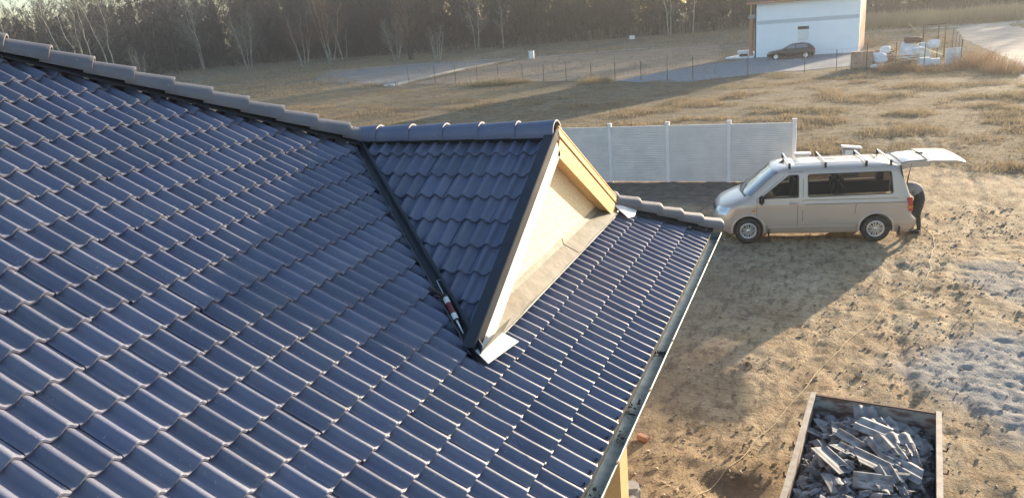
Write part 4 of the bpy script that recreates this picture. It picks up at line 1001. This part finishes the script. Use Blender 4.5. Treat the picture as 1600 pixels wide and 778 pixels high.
b.add(vs,[(i*n+k,i*n+(k+1)%n,(i+1)*n+(k+1)%n,(i+1)*n+k) for i in range(len(rg)-1) for k in range(n)]+[tuple(range(n))[::-1],tuple(range(len(vs)-n,len(vs)))],True)
cb=b.build('body',M['carpaint'],car)
b=MB()
for X in (-1.36,1.34):
    for y0 in (-1.0,.62): b.disc_lathe([(0,0),(.345,0),(.345,.38),(0,.38)],(X,y0,.31),(0,1,0),24)
boolean(cb,b.build('cutter',M['black'],car))
M['carglass']=mat('car_glass',(.16,.19,.22),.08,0,spec=.6)
for s_ in (-1,1):
    for poly in ([(-.52,.99),(.36,.99),(.36,1.34),(-.02,1.34)],[(.44,.99),(1.55,1.03),(1.36,1.33),(.44,1.34)]):
        b=MB(); pts=[(x,s_*(chw(z)+.006),z) for x,z in poly]; b.prism(pts,(0,-s_*.01,0)); b.build('side_window',M['carglass'],car)
    b=MB(); b.box((2.13,s_*.70,.80),(.12,.26,.22),bev=.03); b.build('tail_light',M['red'],car)
    b=MB(); b.box((-1.98,s_*.66,.64),(.34,.26,.13),bev=.04); b.build('headlight',M['lens'],car)
    b=MB(); b.box((-.42,s_*.95,1.0),(.12,.16,.12),bev=.03); b.build('wing_mirror',M['carpaint'],car)
    b=MB(); b.bar((-.50,s_*.886,.40),(-.46,s_*.86,.92),.012,.01); b.bar((.62,s_*.89,.45),(.66,s_*.86,.92),.012,.01); b.bar((-1.0,s_*.892,.52),(1.0,s_*.892,.52),.02,.05); b.build('side_trim',M['black'],car)
    for X in (-1.36,1.34):
        b=MB(); b.disc_lathe([(.19,-.08),(.29,-.09),(.31,0),(.29,.09),(.19,.08)],(X,s_*.80,.31),(0,1,0),22); t_=b.build('wheel',M['rubber'],car)
        b=MB(); b.disc_lathe([(0,.07),(.06,.08),(.15,.065),(.20,.085)],(X,s_*.80,.31),(0,s_,0),18); b.build('rim',M['chrome'],t_)
b=MB(); p=[(cxf(.99)+.05,-.62,.99),(cxf(.99)+.05,.62,.99),(cxf(1.34)+.04,.5,1.34),(cxf(1.34)+.04,-.5,1.34)]; b.prism(p,(.0,0,.03)); b.build('windscreen',M['carglass'],car)
b=MB(); p=[(cxr(1.02)+.01,-.58,1.02),(cxr(1.02)+.01,.58,1.02),(cxr(1.33)+.01,.48,1.33),(cxr(1.33)+.01,-.48,1.33)]; b.prism(p,(.01,0,.02)); b.build('rear_window',M['carglass'],car)
# ------------------------------------------------------------------ building rubble beside the house
def pallet(x,y,nx_,ny_,nz_,lb):
    t=thing('brick_stack',lb,'brick stack',(x,y,0))
    b=MB(); 
    for k in (-1,0,1): b.box((0,k*.3,.05),(nx_*.25,.10,.10))
    b.box((0,0,.115),(nx_*.25,ny_*.19,.03)); b.build('pallet',M['wood'],t)
    b=MB()
    for i in range(nx_):
        for j in range(ny_):
            for k in range(nz_):
                if k==nz_-1 and random.random()<.3: continue
                b.box(((i-(nx_-1)/2)*.25,(j-(ny_-1)/2)*.19,.25+k*.24),(.24,.18,.232))
    b.build('bricks',mat('stack_brick',(.47,.30,.22),.9,0,(.40,.24,.17),2,isl=.12),t)
pallet(3.68,57.2,3,5,5,'left stack of hollow bricks at the corner of the white house'); pallet(4.48,57.2,3,5,5,'right stack of hollow bricks next to the white sacks')
def crumple(name,c,size,mt,lb,cat,group=None,seed=0,rz=0):
    bm=bmesh.new(); bmesh.ops.create_icosphere(bm,subdivisions=3,radius=1)
    for v in bm.verts:
        p=v.co; m_=max(abs(p.x),abs(p.y),abs(p.z)); q=p/m_*.55+p*.45
        k=.75+.5*float(fbm(np.array([p.x*1.7+seed*3.1+p.z]),np.array([p.y*1.7+seed+p.z*.7]),3)[0])
        v.co=Vector((q.x*size[0]/2*k,q.y*size[1]/2*k,max(-.5*size[2],q.z*size[2]/2*k)))
    me=bpy.data.meshes.new(name); bm.to_mesh(me); bm.free(); me.materials.append(mt); o=bpy.data.objects.new(name,me); C.objects.link(o); o.location=(c[0],c[1],c[2]+size[2]/2); o.rotation_euler=(0,0,rz); return tag(o,lb,cat,group)
crumple('sack',(5.35,57.2,.35),(1.1,.8,.8),M['foam'],'crumpled white sack next to the right brick stack','sack','white sacks in the rubble heap',1)
crumple('sack',(6.05,57.5,.25),(.7,.7,.65),M['brick'],'torn sack of reddish rubble right of the crumpled white sack','sack','white sacks in the rubble heap',2)
crumple('sack',(5.75,58.3,.95),(.7,.6,.6),M['foam'],'small white sack on top of the heap left of the boards','sack','white sacks in the rubble heap',3)
crumple('sack',(5.2,56.8,0),(1.0,.5,.35),M['foam'],'flattened white sack on the ground before the heap','sack','white sacks in the rubble heap',4)
crumple('sack',(5.1,57.6,0.1),(.6,.7,.5),M['rust'],'dark sack under the crumpled white sack','sack','white sacks in the rubble heap',5)
crumple('big_bag',(7.75,62.5,0),(1.2,1.2,1.55),M['foam'],'left tall white bulk bag behind the board pile','bulk bag','bulk bags behind the boards',6)
crumple('big_bag',(8.85,62.6,0),(1.1,1.1,1.35),M['concrete'],'right greyish bulk bag behind the rusty gate post','bulk bag','bulk bags behind the boards',7)
crumple('rubble',(8.0,62.3,1.4),(1.3,1.0,.5),M['rust'],'dark rubble heaped on top of the bulk bags','rubble',None,8)
crumple('sack',(9.5,62.0,.9),(.8,.7,.7),M['foam'],'white plastic bundle right of the bulk bags','sack','white sacks in the rubble heap',9)
crumple('sack',(8.0,57.4,.95),(.9,.7,.45),M['foam'],'white plastic sheet draped over the end of the board pile','sack','white sacks in the rubble heap',10)
for i in range(9):
    b=MB(); z=.10+.11*(i//1)*.9; l=random.uniform(1.5,2.1); xm=7.0+random.uniform(-.15,.15); y=57.2+random.uniform(-.25,.25); t_=random.uniform(-.12,.16)
    b.bar((xm-l/2,y-.1,z-t_*.5),(xm+l/2,y+.1,z+t_*.9),.24,.05); tag(b.build('timber_board',M['wood'] if i%3 else M['freshwood']),'weathered timber board in the stacked pile between the sacks and foam blocks','board','boards piled by the rubble heap')
for i in range(5):
    b=MB(); b.bar((4.9+random.uniform(-.1,.1),64.2,.15+i*.16),(6.6+random.uniform(-.1,.2),64.5,.17+i*.16),.5,.10); tag(b.build('dark_board',M['rust']),'dark board in the low stack behind the white sacks','board','dark boards stacked behind the sacks')
for a,c,w_,lb in (((7.6,62.0,2.95),(8.55,62.3,2.0),.10,'pale plank leaning steeply over the bulk bags'),((8.1,57.0,1.35),(9.6,56.9,.75),.22,'fresh yellow plank slanting down behind the foam blocks'),((4.75,58.0,1.45),(5.3,57.6,.85),.07,'thin pale lath leaning beside the right brick stack'),((4.95,63.6,1.2),(5.15,63.6,.5),.10,'short pale stake standing before the dark boards')):
    b=MB(); b.bar(a,c,w_,.05); tag(b.build('plank',M['freshwood']),lb,'plank')
for x,y,s,r,lb in ((8.35,56.7,(.75,.55,.62),.25,'left bluish white foam block in front of the boards'),(9.05,56.9,(.72,.5,.50),-.1,'right bluish white foam block under the yellow plank')):
    b=MB(); b.box((x,y,s[2]/2+.03),s,Matrix.Rotation(r,3,'Z'),bev=.02); tag(b.build('foam_block',M['foam']),lb,'foam block','foam blocks')
for x,y,lb in ((9.95,56.9,'left white window frame leaning at the end of the heap'),(10.32,57.1,'middle white window frame at the end of the heap'),(10.75,57.4,'right white window frame beside the rusty corner post')):
    t=thing('window_frame',lb,'window frame',(x,y,0),.5,'white window frames leaning in the heap')
    b=MB(); 
    for dx in (-.18,.18): b.box((dx,0,.62),(.07,.08,1.2),bev=.01)
    for z in (.06,1.18): b.box((0,0,z),(.42,.08,.07),bev=.01)
    b.build('frame',M['white'],t); b=MB(); b.box((0,.0,.62),(.32,.02,1.05)); b.build('pane',M['foam'],t)
# ------------------------------------------------------------------ wire fences
def wire_fence(pts,h,lb,rail=False,n_w=6,post_r=.03,mt='rust',lean=.02):
    f=thing('wire_fence',lb,'fence',(pts[0][0],pts[0][1],0),world=True); tops=[]
    for (x,y) in pts:
        hh=h*random.uniform(.93,1.05); l=(random.gauss(0,lean),random.gauss(0,lean)); b=MB(); b.tube([(x,y,-.05),(x+l[0],y+l[1],hh)],post_r,6); b.build('post',M[mt],f)
    b=MB()
    for (a,c) in zip(pts[:-1],pts[1:]):
        L_=math.hypot(c[0]-a[0],c[1]-a[1])
        for k in range(n_w): z=.08+(h-.16)*k/(n_w-1); b.bar((a[0],a[1],z),(c[0],c[1],z),.007,.007)
        m_=max(2,int(L_/.35))
        for k in range(1,m_): t=k/m_; x=a[0]+(c[0]-a[0])*t; y=a[1]+(c[1]-a[1])*t; b.bar((x,y,.06),(x,y,h-.08),.005,.005)
    b.build('mesh',M['wire'],f)
    if rail:
        b=MB(); b.tube([(x,y,h-.02) for x,y in pts],.03,6); b.build('top_rail',M[mt],f)
    return f
wire_fence([(-41.3,65.6),(-37.3,64.3),(-34.3,63.2),(-31.4,62.3),(-28.6,61.3),(-25.6,60.3),(-23.1,59.4),(-20.6,58.6),(-17.9,57.6),(-15.5,56.8),(-13.0,55.9),(-10.6,55.1),(-8.4,54.4),(-4.2,55.2),(0,55.9),(2.3,56.2),(4.4,56.3)],1.75,'long thin wire fence with dark posts across the dry field before the bare plot')
wire_fence([(4.4,56.3),(6.4,56.2),(8.3,56.2),(10.75,56.6)],1.95,'wire fence with rusty posts standing in front of the rubble heap')
wire_fence([(10.75,56.6),(11.0,60.0),(11.3,64.0),(11.6,68)],1.9,'wire fence running away beside the pale dirt road')
wire_fence([(8.85,63.4),(9.95,63.5),(10.45,63.6)],2.7,'tall rusty gate frame with mesh behind the bulk bags',rail=True,post_r=.05)
wire_fence([(-55,103.0),(-50,101.6),(-45,100.2),(-40.5,98.8),(-41.2,90),(-41.8,82),(-42.2,74)],1.7,'thin grey wire fence around the grey track',mt='wire')
wire_fence([(-39,102.2),(-33,104.5),(-27,106.8),(-21,108),(-15,109.4),(-9,111)],1.5,'low wire fence behind the pale road below the wood',mt='wire')
b=MB(); 
P_=[(-42.0,64.2),(-42.6,73),(-42.9,82.5),(-42.0,92),(-41.3,97.3)]
for a,c in zip(P_[:-1],P_[1:]): b.bar((a[0],a[1],.14),(c[0],c[1],.14),.22,.28)
tag(b.build('low_wall',M['concrete2']),'low pale concrete footing wall along the edge of the bare plot','low wall')
t=thing('utility_cabinet','small white utility cabinet beside the pale road at the plot corner','cabinet',(-38.7,97.5,0))
b=MB(); b.box((0,0,.60),(.75,.4,1.1),bev=.02); b.build('box',M['white'],t); b=MB(); b.box((0,0,1.17),(.85,.5,.06)); b.build('lid',M['concrete'],t)
b=MB(); b.box((0,-.21,.62),(.60,.02,.85)); b.build('door',M['foam'],t)
t=thing('sign','small blank white sign board on a post before the dark wood','sign',(-24.0,99,0))
b=MB(); b.bar((0,0,0),(0,0,2.3),.07,.07); b.build('post',M['wood'],t); b=MB(); b.box((0.05,-.05,2.05),(.75,.03,.5)); b.build('board',M['white'],t)
b=MB()
for i in range(14): b.box((-42+random.uniform(-1.2,.5),63.6+random.uniform(-.4,.5),.12),(random.uniform(.1,.4),.2,.2),Matrix.Rotation(random.uniform(0,3),3,'Z'),bev=.03)
tag(b.build('rubble',M['foam']),'little heap of white rubble at the near corner of the low wall','rubble')

# ------------------------------------------------------------------ bare trees
def tri_twigs(P0,P1,w,rg):
    """thin triangles from P0 (base) to P1 (tip), half width w"""
    n=len(P0); d=P1-P0; r=rg.normal(size=(n,3)); s=np.cross(d,r); s/=np.linalg.norm(s,axis=1)[:,None]+1e-9; s*=w[:,None] if np.ndim(w) else w
    V=np.stack([P0-s,P0+s,P1],1).reshape(-1,3); return V,np.arange(n*3).reshape(-1,3)
def bare_tree(x,y,h,stems,spread,lean,tr_mat,tw_mat,label,name='bare_tree',cat='tree',group=None,dens=1.0,r0=None,crown_lo=.25,up=.75,seed=0):
    rg=np.random.default_rng(seed+100); t=thing(name,label,cat,(x,y,0),0,group); tb=MB(); A=[];B=[];Wd=[]
    for s in range(stems):
        az=rg.uniform(0,6.28); tilt=(spread*rg.uniform(.4,1) if stems>1 else 0)
        d=np.array([math.cos(az)*tilt+lean[0],math.sin(az)*tilt+lean[1],1.0]); d/=np.linalg.norm(d); hh=h*rg.uniform(.78,1.0) if s else h
        L=hh/d[2]; n=9; off=np.array([math.cos(az),math.sin(az),0])*(.12*min(stems,4) if stems>1 else 0); pts=[];rad=[]; rr=(r0 or h*.011)*(1 if stems==1 else .7)
        wob=rg.normal(0,.02*hh,(n+1,2)); wob[0]=0
        for k in range(n+1):
            q=k/n; p=off+d*L*q; p[:2]+=wob[k]*q; pts.append(p); rad.append(rr*(1-q)**.8+.012)
        tb.tube(pts,rad,6,cap=False)
        pts=np.array(pts)
        nb=int(26*dens)
        for i in range(nb):
            q=crown_lo+(1-crown_lo)*rg.uniform(0,1)**.9; k=min(int(q*n),n-1); f=q*n-k; p=pts[k]*(1-f)+pts[k+1]*f
            a=rg.uniform(0,6.28); bl=hh*(.30*(1-q)+.09)*rg.uniform(.6,1.15); bd=np.array([math.cos(a),math.sin(a),up*rg.uniform(.7,1.7)]); bd/=np.linalg.norm(bd)
            m=p+bd*bl*.55; e=m+(bd+np.array([0,0,.35])+rg.normal(0,.12,3))*bl*.5
            A+= [p,m]; B+=[m+(m-p)*.1,e]; Wd+=[.045+.03*(1-q),.028]
            for j in range(int(9*dens)):
                u=rg.uniform(.2,1); s0=p+(m-p)*min(u*1.8,1) if u<.55 else m+(e-m)*(u-.55)/.45
                td=bd*.8+rg.normal(0,.5,3); td[2]+=.5; td/=np.linalg.norm(td); tl=bl*rg.uniform(.2,.5)
                A.append(s0); B.append(s0+td*tl); Wd.append(.016)
                for _ in range(2):
                    v=rg.uniform(.3,.9); c=s0+td*tl*v; e2=td+rg.normal(0,.45,3); e2/=np.linalg.norm(e2); A.append(c); B.append(c+e2*tl*.5); Wd.append(.011)
    tb.build('trunk',M[tr_mat],t)
    V,F=tri_twigs(np.array(A),np.array(B),np.array(Wd),rg); npmesh('crown',V,F,M[tw_mat],t,loc=None); return t
TREES=[
 (-138.3,88.3,16.5,1,0,(0,.0),'birch','twig_pale','slender pale birch at the far left edge of the wood',1),
 (-128.8,92.8,17.0,1,0,(-.13,-.13),'birch','twig_pale','pale birch leaning left, first of the group above the hip tiles',1),
 (-127.5,94.4,16.5,1,0,(-.14,-.12),'birch','twig_pale','second pale birch leaning left in the birch group',1),
 (-132.6,99.3,17.0,1,0,(-.04,-.03),'birch','twig_pale','nearly upright pale birch in the middle of the birch group',1),
 (-128.6,97.9,16.5,1,0,(-.06,-.06),'birch','twig_pale','slightly leaning pale birch right of the upright one',1),
 (-124.7,97.9,17.0,1,0,(-.10,-.11),'birch','twig_pale','tall pale birch leaning left at the right of the birch group',1),
 (-131.2,104.1,16.8,1,0,(0,0),'birch','twig_pale','upright pale birch, last of the birch group',1),
 (-134.0,110.1,14,1,0,(.06,.06),'bark','twig_dark','dark crooked tree right of the birches',1.1),
 (-110.5,91.5,6.5,5,.28,(0,0),'birch','twig_pale','low pale shrub poking up behind the hip tiles',.7),
 (-135.0,123.8,13,1,0,(0,0),'bark','twig_dark','short dark trunk with a spreading crown left of the big pale poplar',1.3),
 (-134.6,131.3,20,3,.10,(-.06,-.05),'birch','twig_pale','big pale twin trunked poplar rising above the picture edge',1.3),
 (-115.5,125.1,12,7,.22,(0,0),'birch','twig_pale','pale vase shaped tree with many upright stems standing alone in the meadow',1),
 (-133.3,152.7,11,2,.2,(0,0),'bark','twig_dark','small dark tree just right of the vase shaped tree',1.2),
 (-96.7,120.0,12.2,5,.30,(0,0),'birch','twig_red','reddish spreading tree left of the tall willow clump',1.3),
 (-92.7,123.5,16.5,9,.30,(0,0),'birch','twig_red','tall many stemmed willow clump with a reddish crown',1.4),
 (-101.4,141.0,9,4,.25,(0,0),'birch','twig_olive','smaller olive tree right of the willow clump',1),
 (-77.4,123.9,8.6,9,.33,(0,0),'birch','twig_pale','pale bushy tree with fine upright shoots beside the grey track',1.2),
 (-71.5,119.7,13.5,4,.16,(0,0),'bark','twig_red','tree with an orange brown crown behind the pale bushy tree',1.3),
 (-60.5,109.1,5.8,5,.25,(0,0),'birch','twig_pale','small pale sapling with upright stems right of the orange crowned tree',.8),
 (-65.8,136.9,12,3,.16,(0,0),'birch','twig_pale','pale thin birch at the wood edge above the grey track',1),
 (-62.7,143.8,10,2,.12,(0,0),'birch','twig_pale','faint pale birch further right at the wood edge',.9),
 (-28.2,149.0,14,2,.14,(-.03,0),'birch','twig_pale','forked pale birch against the dark wood above the white sign',.9),
 (-24.4,154.7,14,1,0,(.05,.03),'birch','twig_pale','single thin pale birch leaning right near the white house',.9),
 (-130.1,114.4,15,1,0,(0,0),'bark','twig_dark','dark tree behind the ridge between the birches and the poplar',1.2)]
for i,(x,y,h,st,sp_,ln,tm,wm,lb,dn_) in enumerate(TREES): bare_tree(x,y,h,st,sp_,ln,tm,wm,lb,dens=dn_,seed=i,r0=.17 if st==1 else .15,crown_lo=.35 if st==1 else .2,group=None)
# ------------------------------------------------------------------ the wood behind: one mass nobody could count
FL=np.array([(-330,60),(-230,82),(-172,104),(-152,128),(-142,150),(-120,156),(-96,148),(-76,142),(-58,147),(-40,150),(-20,154),(-8,158),(10,158),(30,170),(60,182),(120,205),(200,230)],float)
seg=np.linalg.norm(np.diff(FL,axis=0),axis=1); cum=np.r_[0,np.cumsum(seg)]
def along(s):
    i=np.clip(np.searchsorted(cum,s)-1,0,len(seg)-1); t=(s-cum[i])/seg[i]; return FL[i]+(FL[i+1]-FL[i])*t[:,None]
def wood(nt,depth,h0,h1,nbr,ntw,lo,mt,name,label,seed,wtr=.075,wtw=.06):
    rg=np.random.default_rng(seed); s=rg.uniform(0,cum[-1],nt); P=along(s); dirn=P-np.array([1.66,-8.2]); dirn/=np.linalg.norm(dirn,axis=1)[:,None]
    P=P+dirn*(rg.uniform(0,1,nt)**1.3*depth)[:,None]; H=rg.uniform(h0,h1,nt)*(.8+.45*fbm(P[:,0]*.03,P[:,1]*.03,3))*(1+.28*sstep(1.45,1.15,-P[:,0]/(P[:,1]+8.2))*(h1>10))
    Z=np.zeros(nt); base=np.c_[P,Z-.2]; lean=rg.normal(0,.05,(nt,2)); top=np.c_[P+lean*H[:,None],H]
    VV=[];FF=[];o=0
    def put(a,b,w):
        nonlocal o
        V,F=tri_twigs(a,b,w,rg); VV.append(V); FF.append(F+o); o+=len(V)
    put(base,top,np.full(nt,wtr)*(.5+H/H.max()))
    q=rg.uniform(lo,1,(nt,nbr)); az=rg.uniform(0,6.28,(nt,nbr)); bl=H[:,None]*(.33*(1-q)+.10)*rg.uniform(.6,1.2,(nt,nbr))
    b0=base[:,None,:]+(top-base)[:,None,:]*q[...,None]; bd=np.stack([np.cos(az),np.sin(az),rg.uniform(.5,1.6,(nt,nbr))],-1); bd/=np.linalg.norm(bd,axis=-1)[...,None]; b1=b0+bd*bl[...,None]
    put(b0.reshape(-1,3),b1.reshape(-1,3),np.full(nt*nbr,.05))
    u=rg.uniform(.15,1,(nt,nbr,ntw)); t0=b0[:,:,None,:]+(b1-b0)[:,:,None,:]*u[...,None]; td=bd[:,:,None,:]*.8+rg.normal(0,.55,(nt,nbr,ntw,3)); td[...,2]+=.3; td/=np.linalg.norm(td,axis=-1)[...,None]
    t1=t0+td*(bl[:,:,None]*rg.uniform(.25,.6,(nt,nbr,ntw)))[...,None]; put(t0.reshape(-1,3),t1.reshape(-1,3),np.full(t0.size//3,wtw))
    return tag(npmesh(name,np.concatenate(VV),np.concatenate(FF),mt),label,'woodland',kind='stuff')
wood(2500,75,15,21,16,10,.12,M['forest'],'woodland','brown leafless winter wood beyond the meadow',11)
wood(4200,50,2.5,7,10,6,.03,M['forest'],'undergrowth','dense brown undergrowth along the foot of the wood',12,.04,.05)
# dark conifers on the far skyline
rg=np.random.default_rng(5); V=[];F=[];o=0
for i in range(900):
    s=np.array([rg.uniform(0,cum[-1])]); p=along(s)[0]; d=p-np.array([1.66,-8.2]); d/=np.linalg.norm(d); p=p+d*rg.uniform(85,135); h=rg.uniform(14.5,18.5)*(1+.4*float(sstep(1.35,1.05,-p[0]/(p[1]+8.2)))); n=90
    q=rg.uniform(0,1,n); az=rg.uniform(0,6.28,n); r=((1-q)*3.2+.25)*rg.uniform(.5,1.1,n); a=np.c_[np.full(n,p[0]),np.full(n,p[1]),q*h+.5]; e=a+np.c_[np.cos(az)*r,np.sin(az)*r,-.30*r+.2]
    v,f=tri_twigs(e,a+np.array([0,0,1.0]),np.full(n,1.1),rg); V.append(v);F.append(f+o);o+=len(v)
tag(npmesh('conifer_belt',np.concatenate(V),np.concatenate(F),M['conifer']),'dark conifers on the skyline behind the bare wood','woodland',kind='stuff')
# ------------------------------------------------------------------ dry grass of the meadow
def blades(P,H,W,mt,name,label,rg,fan=.45,cat='grass'):
    n=len(P); d=np.c_[rg.normal(0,fan,(n,2)),np.ones(n)]; d/=np.linalg.norm(d,axis=1)[:,None]; b=np.c_[P,np.full(n,-.03)]; b[:,2]+=gheight(P[:,0],P[:,1])
    V,F=tri_twigs(b,b+d*H[:,None],W,rg); return tag(npmesh(name,V,F,mt),label,cat,kind='stuff')
rg=np.random.default_rng(21)
def scatter(n,y0,y1,pw,rg):
    y=y0+(y1-y0)*rg.uniform(0,1,n)**pw; dd=y+8.2
    x=1.66+dd*np.tan(rg.uniform(R(-62),R(15),n)); return np.c_[x,y]
def inside_any(P):
    x,y=P[:,0],P[:,1]
    road=(x>12.6+.03*(y-47))&(x<22.5)&(y>40)&(y<112)
    yard=(x>-7)&(x<5.2)&(y>56.5+.0*x)&(y<84)
    plot=(x>-40.5)&(x<-7)&(y>61-.33*(x+30))&(y<104)
    track=(x<-42)&(x>-70)&(y>66)&(y<103)&(x>-42-(y-62)*1.0)
    return road,yard,plot,track
P=scatter(420000,18.2,60,1.25,rg)
g_,_,_=zones(P[:,0],P[:,1]); cl=fbm(P[:,0]*.55,P[:,1]*.55,4); cl2=fbm(P[:,0]*.12+4,P[:,1]*.12,3)
rd,yd,pl,tk=inside_any(P); keep=(rg.uniform(0,1,len(P))<g_*sstep(.12,.5,cl))&~rd&~yd&(~pl|(rg.uniform(0,1,len(P))<.12))&(~tk|(rg.uniform(0,1,len(P))<.1))
P=P[keep];cl=cl[keep];cl2=cl2[keep]
H=(.08+.20*sstep(.42,.75,cl)*(.4+sstep(.35,.65,cl2)))*rg.uniform(.5,1.3,len(P))
blades(P,H,rg.uniform(.010,.028,len(P)),M['grass'],'dry_grass','dry straw coloured meadow grass beyond the concrete fence',rg)
P=scatter(150000,58,150,.9,rg); rd,yd,pl,tk=inside_any(P); keep=~rd&~yd&(~pl|(rg.uniform(0,1,len(P))<.10))&(~tk|(rg.uniform(0,1,len(P))<.08))&(fbm(P[:,0]*.2,P[:,1]*.2,4)>.44); P=P[keep]
blades(P,rg.uniform(.2,.75,len(P))*(.4+1.1*fbm(P[:,0]*.06,P[:,1]*.06,3)),np.full(len(P),.035),M['grass'],'far_grass','thin dry grass further out towards the wood',rg)
# tan reeds beside the road, dead weeds round the heap
def belt(n,f,H,W,mt,name,label,seed,fan=.18):
    rg=np.random.default_rng(seed); P=f(rg,n); return blades(P,H(rg,n,P),np.full(n,W),mt,name,label,rg,fan,'reeds')
belt(30000,lambda r,n: np.c_[r.uniform(2,75,n),119+r.uniform(0,1,n)**1.5*26+.05*r.uniform(0,1,n)], lambda r,n,P: r.uniform(.9,2.6,n)*(.4+fbm(P[:,0]*.1,P[:,1]*.1,3)),.05,M['reeds'],'reed_bed','tall tan reeds in front of the wood beside the dirt road',31)
belt(9000,lambda r,n: np.c_[24+r.uniform(0,40,n),60+r.uniform(0,45,n)], lambda r,n,P: r.uniform(.3,1.1,n),.03,M['reeds'],'verge_grass','long tan grass on the far side of the dirt road',32)
def weed_clump(x,y,rx,ry,n,h,lb,seed,mt='weeds',name='weed_clump'):
    rg=np.random.default_rng(seed); a=rg.uniform(0,6.28,n); r=np.sqrt(rg.uniform(0,1,n)); P=np.c_[np.cos(a)*r*rx,np.sin(a)*r*ry]; d=np.c_[P*.35+rg.normal(0,.22,(n,2)),np.ones(n)]; d/=np.linalg.norm(d,axis=1)[:,None]
    b=np.c_[P,np.zeros(n)]; hh=h*rg.uniform(.4,1.1,n)*(1-.5*r**2); V,F=tri_twigs(b,b+d*hh[:,None],np.full(n,.016),rg)
    k=rg.integers(0,n,n); q=rg.uniform(.3,.9,n); s=b[k]+d[k]*(hh[k]*q)[:,None]; e=d[k]+rg.normal(0,.45,(n,3)); V2,F2=tri_twigs(s,s+e*(hh[k]*.3)[:,None],np.full(n,.010),rg)
    V=np.concatenate([V,V2]);F=np.concatenate([F,F2+len(V)-len(V2)]); o=npmesh(name,V+np.array([x,y,0]),F,M[mt]); return tag(o,lb,'weeds')
weed_clump(6.3,53.8,1.6,1.3,700,1.0,'reddish dead weeds growing in front of the board pile',41)
weed_clump(11.6,55.0,1.5,2.6,900,1.5,'tall straw coloured weeds at the rusty corner post beside the road',42)
weed_clump(12.4,50.2,1.3,2.4,600,1.2,'dry weeds on the near verge of the dirt road',43)
weed_clump(9.0,52.5,1.6,1.2,450,.8,'pinkish dead weeds below the white window frames',46)
weed_clump(-27.5,59.0,3.2,1.3,1500,.9,'clump of tall pale straw along the wire fence in mid field',47,'reeds')
weed_clump(-17.0,56.0,1.6,1.0,600,.9,'smaller pale straw tuft along the wire fence',48,'reeds')
# short wiry tufts and stalks at the transition between sand and meadow
P=np.c_[rg.uniform(-9,12,26000),rg.uniform(12.5,22,26000)]; cl=fbm(P[:,0]*.8,P[:,1]*.8,4); P=P[(rg.uniform(0,1,len(P))<sstep(.5,.68,cl)*sstep(12,21,P[:,1]))&(P[:,1]>18.3-6*(P[:,0]>1.5))]
blades(P,rg.uniform(.03,.13,len(P)),np.full(len(P),.007),M['grass'],'sparse_tufts','sparse short tufts on the trodden sand behind the van',rg,.8)
# ------------------------------------------------------------------ evening haze in the air
b=MB(); b.box((0,200,14.0),(1500,760,31.0)); hz=b.build('haze',None) if False else None
me=bpy.data.meshes.new('haze'); me.from_pydata(b.v,[],b.f)
hm=bpy.data.materials.new('haze'); hm.use_nodes=True; N=hm.node_tree.nodes; N.remove(N['Principled BSDF']); v=N.new('ShaderNodeVolumePrincipled')
v.inputs['Color'].default_value=(.92,.93,.95,1); v.inputs['Density'].default_value=.00035; v.inputs['Anisotropy'].default_value=.55
hm.node_tree.links.new(v.outputs[0],N['Material Output'].inputs['Volume'])
hz=finish('haze',me,hm,loc=(0,0,0)); tag(hz,kind='stuff')
